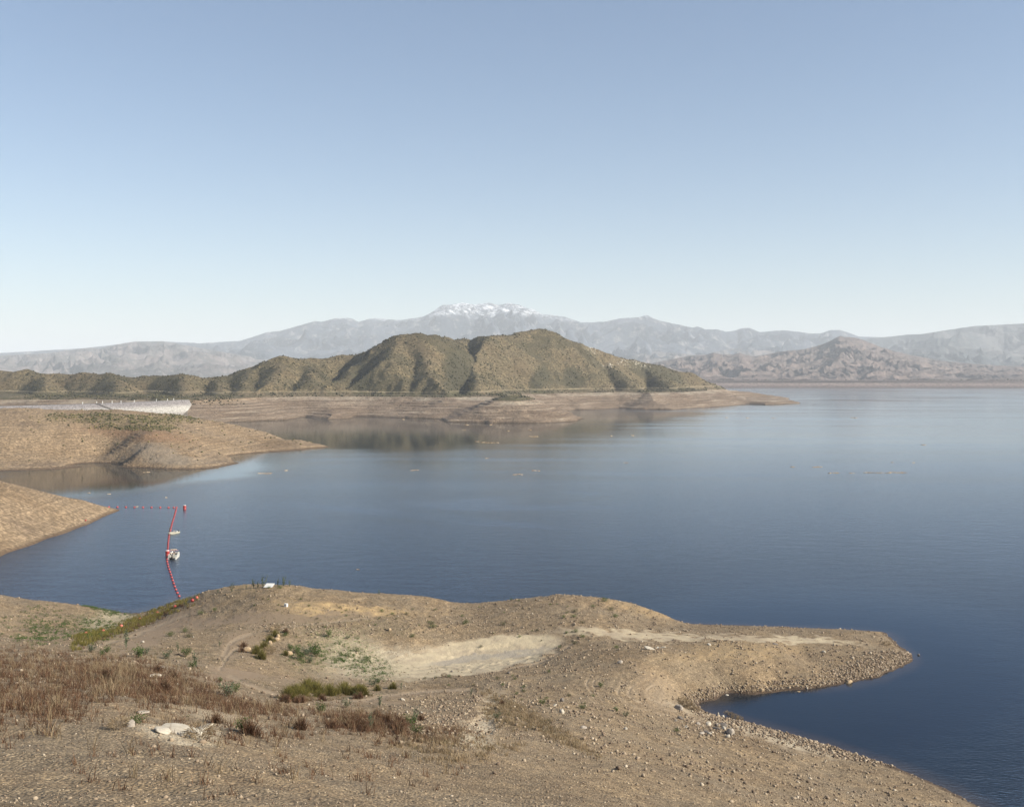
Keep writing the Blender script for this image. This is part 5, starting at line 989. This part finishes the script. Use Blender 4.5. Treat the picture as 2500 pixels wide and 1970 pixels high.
      ('tumbleweed', 1776, 1748, 1.3, 'first brown tumbleweed of the row on the cove bank', 'tumbleweeds on the cove bank'), ('tumbleweed', 1785, 1751, 1.3, 'second brown tumbleweed of the row on the cove bank', 'tumbleweeds on the cove bank'), ('tumbleweed', 1795, 1755, 1.3, 'third brown tumbleweed of the row on the cove bank', 'tumbleweeds on the cove bank'), ('tumbleweed', 1806, 1759, 1.2, 'last brown tumbleweed of the row on the cove bank', 'tumbleweeds on the cove bank'), ('tumbleweed', 2165, 1576, 1.5, 'flat brown dry bush near the tip of the spit', None), ('tumbleweed', 1968, 1800, 1.3, 'brown dry bush low on the cove bank at the bottom', None),
      ('dry_clump', 256, 1660, 1.6, 'tall bleached weed plume at the left of the brown weeds', None), ('dry_clump', 368, 1690, 1.6, 'dark upright brown weed plume left of the leaning one', None), ('dry_clump', 402, 1690, 1.7, 'leaning orange brown weed plume with a bent top', None), ('dry_clump', 385, 1640, 1.2, 'orange weeds standing by the pale slab stone', None), ('dry_clump', 426, 1655, 1.0, 'rounded dark brown weed tuft right of the orange ones', None), ('dry_clump', 526, 1765, 1.0, 'narrow dark brown weed plume on the pale ground', None), ('dry_clump', 608, 1792, 1.4, 'dark brown weed plume near the bottom left of the middle', None), ('tumbleweed', 486, 1806, 1.6, 'brown grey dry bush at the bottom edge beside the white rock', None), ('low_bush', 334, 1767, 1.1, 'olive bush above the white rock shelf', None), ('tumbleweed', 289, 1780, 1.1, 'grey dry bush left of the white rock shelf', None),
      ('dry_clump', 1225, 1722, 1.0, 'brown green weeds at the top of the brush row', None), ('leafy_bush', 1322, 1722, 1.1, 'green bush in the line of brush down the slope', None), ('leafy_bush', 1212, 1755, 1.0, 'dull green bush at the left end of the brush row', None), ('leafy_bush', 590, 1785, 1.1, 'green bush beside the dark weed plume at the bottom', None)]
for k, (kd, u, v, s_, lab, g) in enumerate(PL): plant(kd, u, v, s_, lab, g)
# reed bank: a dense stand, its clumps one by one
rs = np.random.RandomState(77)
for k in range(34):
    f = rs.rand(); u = 700+190*f; v = 1712-(u-695)*.06-(4+26*rs.rand()*math.sin(math.pi*min(1, f*.9+.15)))
    plant('reed_clump', u, v, 1.0+1.1*rs.rand(), 'olive reed clump in the dense bank of reeds below the basin', 'reeds of the bank below the basin')
for k in range(16):
    u = 692+190*rs.rand(); plant(['dry_clump', 'tumbleweed'][k % 2], u, 1717-(u-695)*.06-4*rs.rand(), .7+.6*rs.rand(), ['brown weed clump along the lower edge of the reed bank', 'tan twiggy bush along the lower edge of the reed bank'][k % 2], 'dry plants along the reed bank')
for k in range(24):
    u = 885+48*rs.randn(); plant('dry_clump', u, 1774+9*rs.randn(), .8+.6*rs.rand(), 'dark brown weed clump in the patch at the bottom middle', 'brown weeds of the bottom middle patch')
def seat(u, v, lo=-.02): return ground(u, v)
for k in range(70):
    a, b = [(1330, 1480), (900, 1500), (1350, 1560), (700, 1480), (1120, 1500), (1300, 1700), (1180, 1660)][k % 7]
    plant('low_bush', a+75*rs.randn(), b+16*rs.randn(), .45+.4*rs.rand(), ['small dark bush dotted over the right hump', 'small dark bush dotted over the middle hump', 'small dark bush between the basin and the sand strip', 'small dark bush on the slope behind the white block', 'small dark bush between the two humps', 'small dark bush on the open gravel slope', 'small dark bush along the front of the basin'][k % 7], 'small dark bushes dotted about')

# ------------------------------------------------------------------ BOULDERS
def rock_mesh(seed, sub=2):
    import bmesh
    rs = np.random.RandomState(seed); bm = bmesh.new(); bmesh.ops.create_icosphere(bm, subdivisions=sub+1, radius=1)
    pl = rs.randn(9, 3); pl /= np.linalg.norm(pl, axis=1)[:, None]; dd_ = .62+.3*rs.rand(9)
    for v in bm.verts:
        p = np.array(v.co)
        for n_, d_ in zip(pl, dd_):
            q = p@n_
            if q > d_: p = p-n_*(q-d_)*.92
        p = p*(1+.05*math.sin(p[0]*9+seed)*math.sin(p[1]*8)*math.cos(p[2]*7)); v.co = p
    me = bpy.data.meshes.new('boulder'); bm.to_mesh(me); bm.free(); return me
RM = [rock_mesh(700+i) for i in range(7)]; rk_n = [0]
MATROCK = dict(p=M_BOULDER, w=M_WHITEROCK, t=M_TANROCK, d=plain('dark stone', (.14, .12, .10), .9, .3, 3))
def boulder(u, v, s_, label, m='p', dims=(1, .85, .7), group=None, name='boulder', rz=None):
    k = rk_n[0]; rk_n[0] += 1; o = bpy.data.objects.new(name, RM[k % 7]); C.objects.link(o)
    if not RM[k % 7].materials: RM[k % 7].materials.append(M_BOULDER)
    o.material_slots[0].link = 'OBJECT'; o.material_slots[0].material = MATROCK[m]
    p = ground(u, v); o.scale = (s_/2*dims[0], s_/2*dims[1], s_/2*dims[2]); o.location = (p.x, p.y, p.z+s_*dims[2]*.22); o.rotation_euler = (.1*k % .5, .07*k % .4, k*1.7 if rz is None else rz)
    return tag(o, label, 'boulder', group)
for a in [(603, 1589, 1.3, 'round tan boulder left of the front willow clump', 't', (1.1, .9, .75)), (679, 1556, .95, 'upright tan boulder beside the far willow clumps', 't', (.7, .8, 1)), (676, 1563, 1.1, 'low tan boulder under the upright one', 't'), (659, 1571, 1.0, 'tan boulder half hidden by the yellowish willow clump', 't'), (707, 1597, 1.1, 'orange tan boulder among the green bushes', 't'), (664, 1535, 1.0, 'tan stone at the top of the willow row', 't'),
          (349, 1569, .6, 'white stone alone on the bare left slope', 'w', (.9, .9, .8)), (472, 1556, .4, 'small white stone right of a dark green bush', 'w'), (379, 1652, 1.35, 'flat cream slab stone among the brown weeds', 'w', (1.4, .6, .35)), (396, 1631, .9, 'flat pinkish stone above the cream slab stone', 'p', (1.3, .7, .35)), (432, 1671, .35, 'small cream stone below the slab stones', 'w'), (983, 1709, .6, 'pale flat stone by the track below the basin', 'w', (1.2, .8, .5)),
          (1103, 1640, .55, 'small dark stone on the front rim of the basin', 'd'), (1242, 1644, .6, 'dark stone on the gravel right of the basin front', 'd'), (951, 1539, .9, 'pale rock on the slope left above the basin', 't'), (1372, 1712, .75, 'dark upright stone above the pale streak on the lower gravel', 'd', (.8, .8, 1.1)), (1372, 1741, .85, 'white upright stone below the dark upright one', 'w', (.8, .8, 1)), (1353, 1723, .8, 'flat white stone left of the dark upright one', 'w', (1.3, .7, .4)), (1029, 1742, .45, 'white stone right of the tallest middle plant', 'w', (.6, .6, 1)), (1425, 1777, .8, 'flat pale stone near the bottom middle right', 'p', (1.4, .8, .4)), (1527, 1781, .6, 'white stone near the bottom left of the grey boulders', 'w'), (1283, 1772, .5, 'dark stone beside the brush row', 'd'),
          (1587, 1585, 1.5, 'cream flat rock at the left of three pale slabs on the gravel', 'w', (1.5, .8, .3)), (1607, 1582, .9, 'small pale slab in the middle of the three', 'w', (1.4, .8, .35)), (1618, 1581, 1.1, 'pale slab at the right of the three', 'w', (1.5, .8, .35)), (1731, 1574, .9, 'single white flat stone on the spit', 'w', (1.3, .8, .4)), (1892, 1573, 1.0, 'dark flat stone under the sand strip on the spit', 'd', (1.4, .8, .4)), (2011, 1594, .9, 'whitish rock on the rusty patch of the spit', 'w'), (1514, 1620, 1.0, 'grey pointed rock on the gravel before the spit', 'p'),
          (1657, 1732, 1.5, 'pale pinkish boulder left of the dry bushes at the cove head', 'p', (1.1, .8, .7)), (1753, 1747, .65, 'upright white rock on the cove bank like a small post', 'w', (.55, .55, 1.2)), (1764, 1750, .7, 'white rock just right of the upright one on the cove bank', 'w'), (1729, 1771, 1.05, 'squarish white boulder upper left of the boulder group', 'w', (1.1, .8, .8)), (1704, 1768, .75, 'small pale boulder left of the squarish one', 'p'), (1749, 1772, .8, 'dark boulder right of the squarish white one', 'd'), (1763, 1774, 1.3, 'broad grey boulder with a dark base in the boulder group', 'd', (1.2, .8, .7)), (1767, 1779, .9, 'white slab at the foot of the broad grey boulder', 'w', (1.3, .7, .45)),
          (1783, 1793, 1.35, 'largest pale faceted boulder at the lower right of the group', 'p', (.9, .9, 1.0)), (1774, 1790, 1.0, 'grey blue boulder touching the largest one on its left', 'd', (1.1, .8, .7)), (1777, 1800, .8, 'white block in front of the largest boulder', 'w'), (1724, 1788, .95, 'flat dark boulder left in the lower part of the group', 'd', (1.2, .8, .5)), (1714, 1791, .8, 'pale flat boulder at the left end of the lower part of the group', 'p', (1.3, .8, .45)), (1748, 1780, 1.0, 'brown slanting boulder in the middle of the group', 'd', (1.5, .7, .45)), (1791, 1794, .55, 'small dark rock right of the largest boulder', 'd'), (1660, 1755, .85, 'grey boulder at the upper left of the gravel field', 'd', (1.2, .8, .6)), (1650, 1760, .6, 'small pale rock below the grey boulder of the gravel field', 'p'), (1733, 1792, .6, 'small white rock in the lower part of the group', 'w'), (1675, 1775, .7, 'white flat rock in the gravel field', 'w', (1.4, .9, .4)),
          (440, 1790, 1.7, 'broad white rock shelf at the bottom left', 'w', (1.7, .8, .28)), (400, 1786, 1.3, 'white shelf rock left of the broad one', 'w', (1.5, .8, .25)), (480, 1785, 1.3, 'yellowish white shelf rock right of the broad one', 'w', (1.6, .8, .22)), (318, 1772, .75, 'pale rock with a dark side on the ledge at the left', 'p', (1.3, .7, .5)), (348, 1741, .8, 'slanting pale stone above the ledge', 'p', (1.5, .6, .35)), (1860, 1688, 1.0, 'tan rock at the waterline of the cove far bank', 't'), (2073, 1668, 1.4, 'tan rock jutting at the waterline of the spit', 't', (1.2, .8, .6)), (1775, 1701, .9, 'pale rock at the waterline near the cove head', 'w'), (2242, 1598, .6, 'dark rock in the water off the spit tip', 'd')]:
    boulder(*a)
o = bpy.data.objects[-1]
for q in C.objects:
    if q.get('label') == 'dark rock in the water off the spit tip': p = W(2243, 1599, 0); q.location = (p[0], p[1], .08)
# ------------------------------------------------------------------ WHITE PANEL and WHITE BLOCK
p = ground(657, 1434); wp = empty('white_slab', (p.x, p.y-.1, p.z+.12), R(-4)); tag(wp, 'large white panel lying tilted on the crest of the left hump', 'slab')
M_PAN = plain('weathered white panel', (.60, .59, .55), .6, .06, 2)
mm = Matrix.Rotation(R(24), 4, 'X'); m = MB(); m.add([(-1.0, -.75, 0), (.85, -.75, 0), (1.05, .75, 0), (-.72, .75, 0), (-1.0, -.75, .07), (.85, -.75, .07), (1.05, .75, .07), (-.72, .75, .07)], [(0, 3, 2, 1), (4, 5, 6, 7), (0, 1, 5, 4), (1, 2, 6, 5), (2, 3, 7, 6), (3, 0, 4, 7)], Matrix.Translation((0, 0, .3)) @ mm); m.build('sheet', M_PAN, wp, bevel=.012)
for y in (-.5, .45):
    m = MB(); m.add([(-.9, y, -.09), (.9, y, -.09), (.9, y+.08, -.09), (-.9, y+.08, -.09), (-.9, y, -.003), (.9, y, -.003), (.9, y+.08, -.003), (-.9, y+.08, -.003)], [(0, 3, 2, 1), (4, 5, 6, 7), (0, 1, 5, 4), (1, 2, 6, 5), (2, 3, 7, 6), (3, 0, 4, 7)], Matrix.Translation((0, 0, .3)) @ mm); m.build('rail', M_STEM, wp)
p = ground(698, 1481); o = MB().box((0, 0, .3), (.66, .55, .66), Matrix.Rotation(R(3), 4, 'Y')).build('white_block', M_PAN, bevel=.05); o.location = p; o.rotation_euler = (0, 0, R(-22)); tag(o, 'white concrete block alone on the left hump, shadow at its left', 'block')

# ------------------------------------------------------------------ HAZE
def box_mesh(name, x0, x1, y0, y1, z0, z1):
    V = [(x, y, z) for z in (z0, z1) for y in (y0, y1) for x in (x0, x1)]
    return mesh_np(name, V, [(0, 2, 3, 1), (4, 5, 7, 6), (0, 1, 5, 4), (2, 6, 7, 3), (0, 4, 6, 2), (1, 3, 7, 5)])
hz = NT('air haze'); hz.t.nodes.remove(hz.b)
pv = hz.n('ShaderNodeVolumePrincipled'); pv.inputs['Color'].default_value = (.90, .955, 1, 1); pv.inputs['Density'].default_value = 5.3e-5
pv.inputs['Anisotropy'].default_value = 0.0
hz.t.links.new(pv.outputs[0], hz.out.inputs['Volume'])
tag(link('haze', box_mesh('haze', -60000, 60000, -1200, 60000, -13, 1330), hz.m), 'thin blue haze over the lake', kind='stuff')
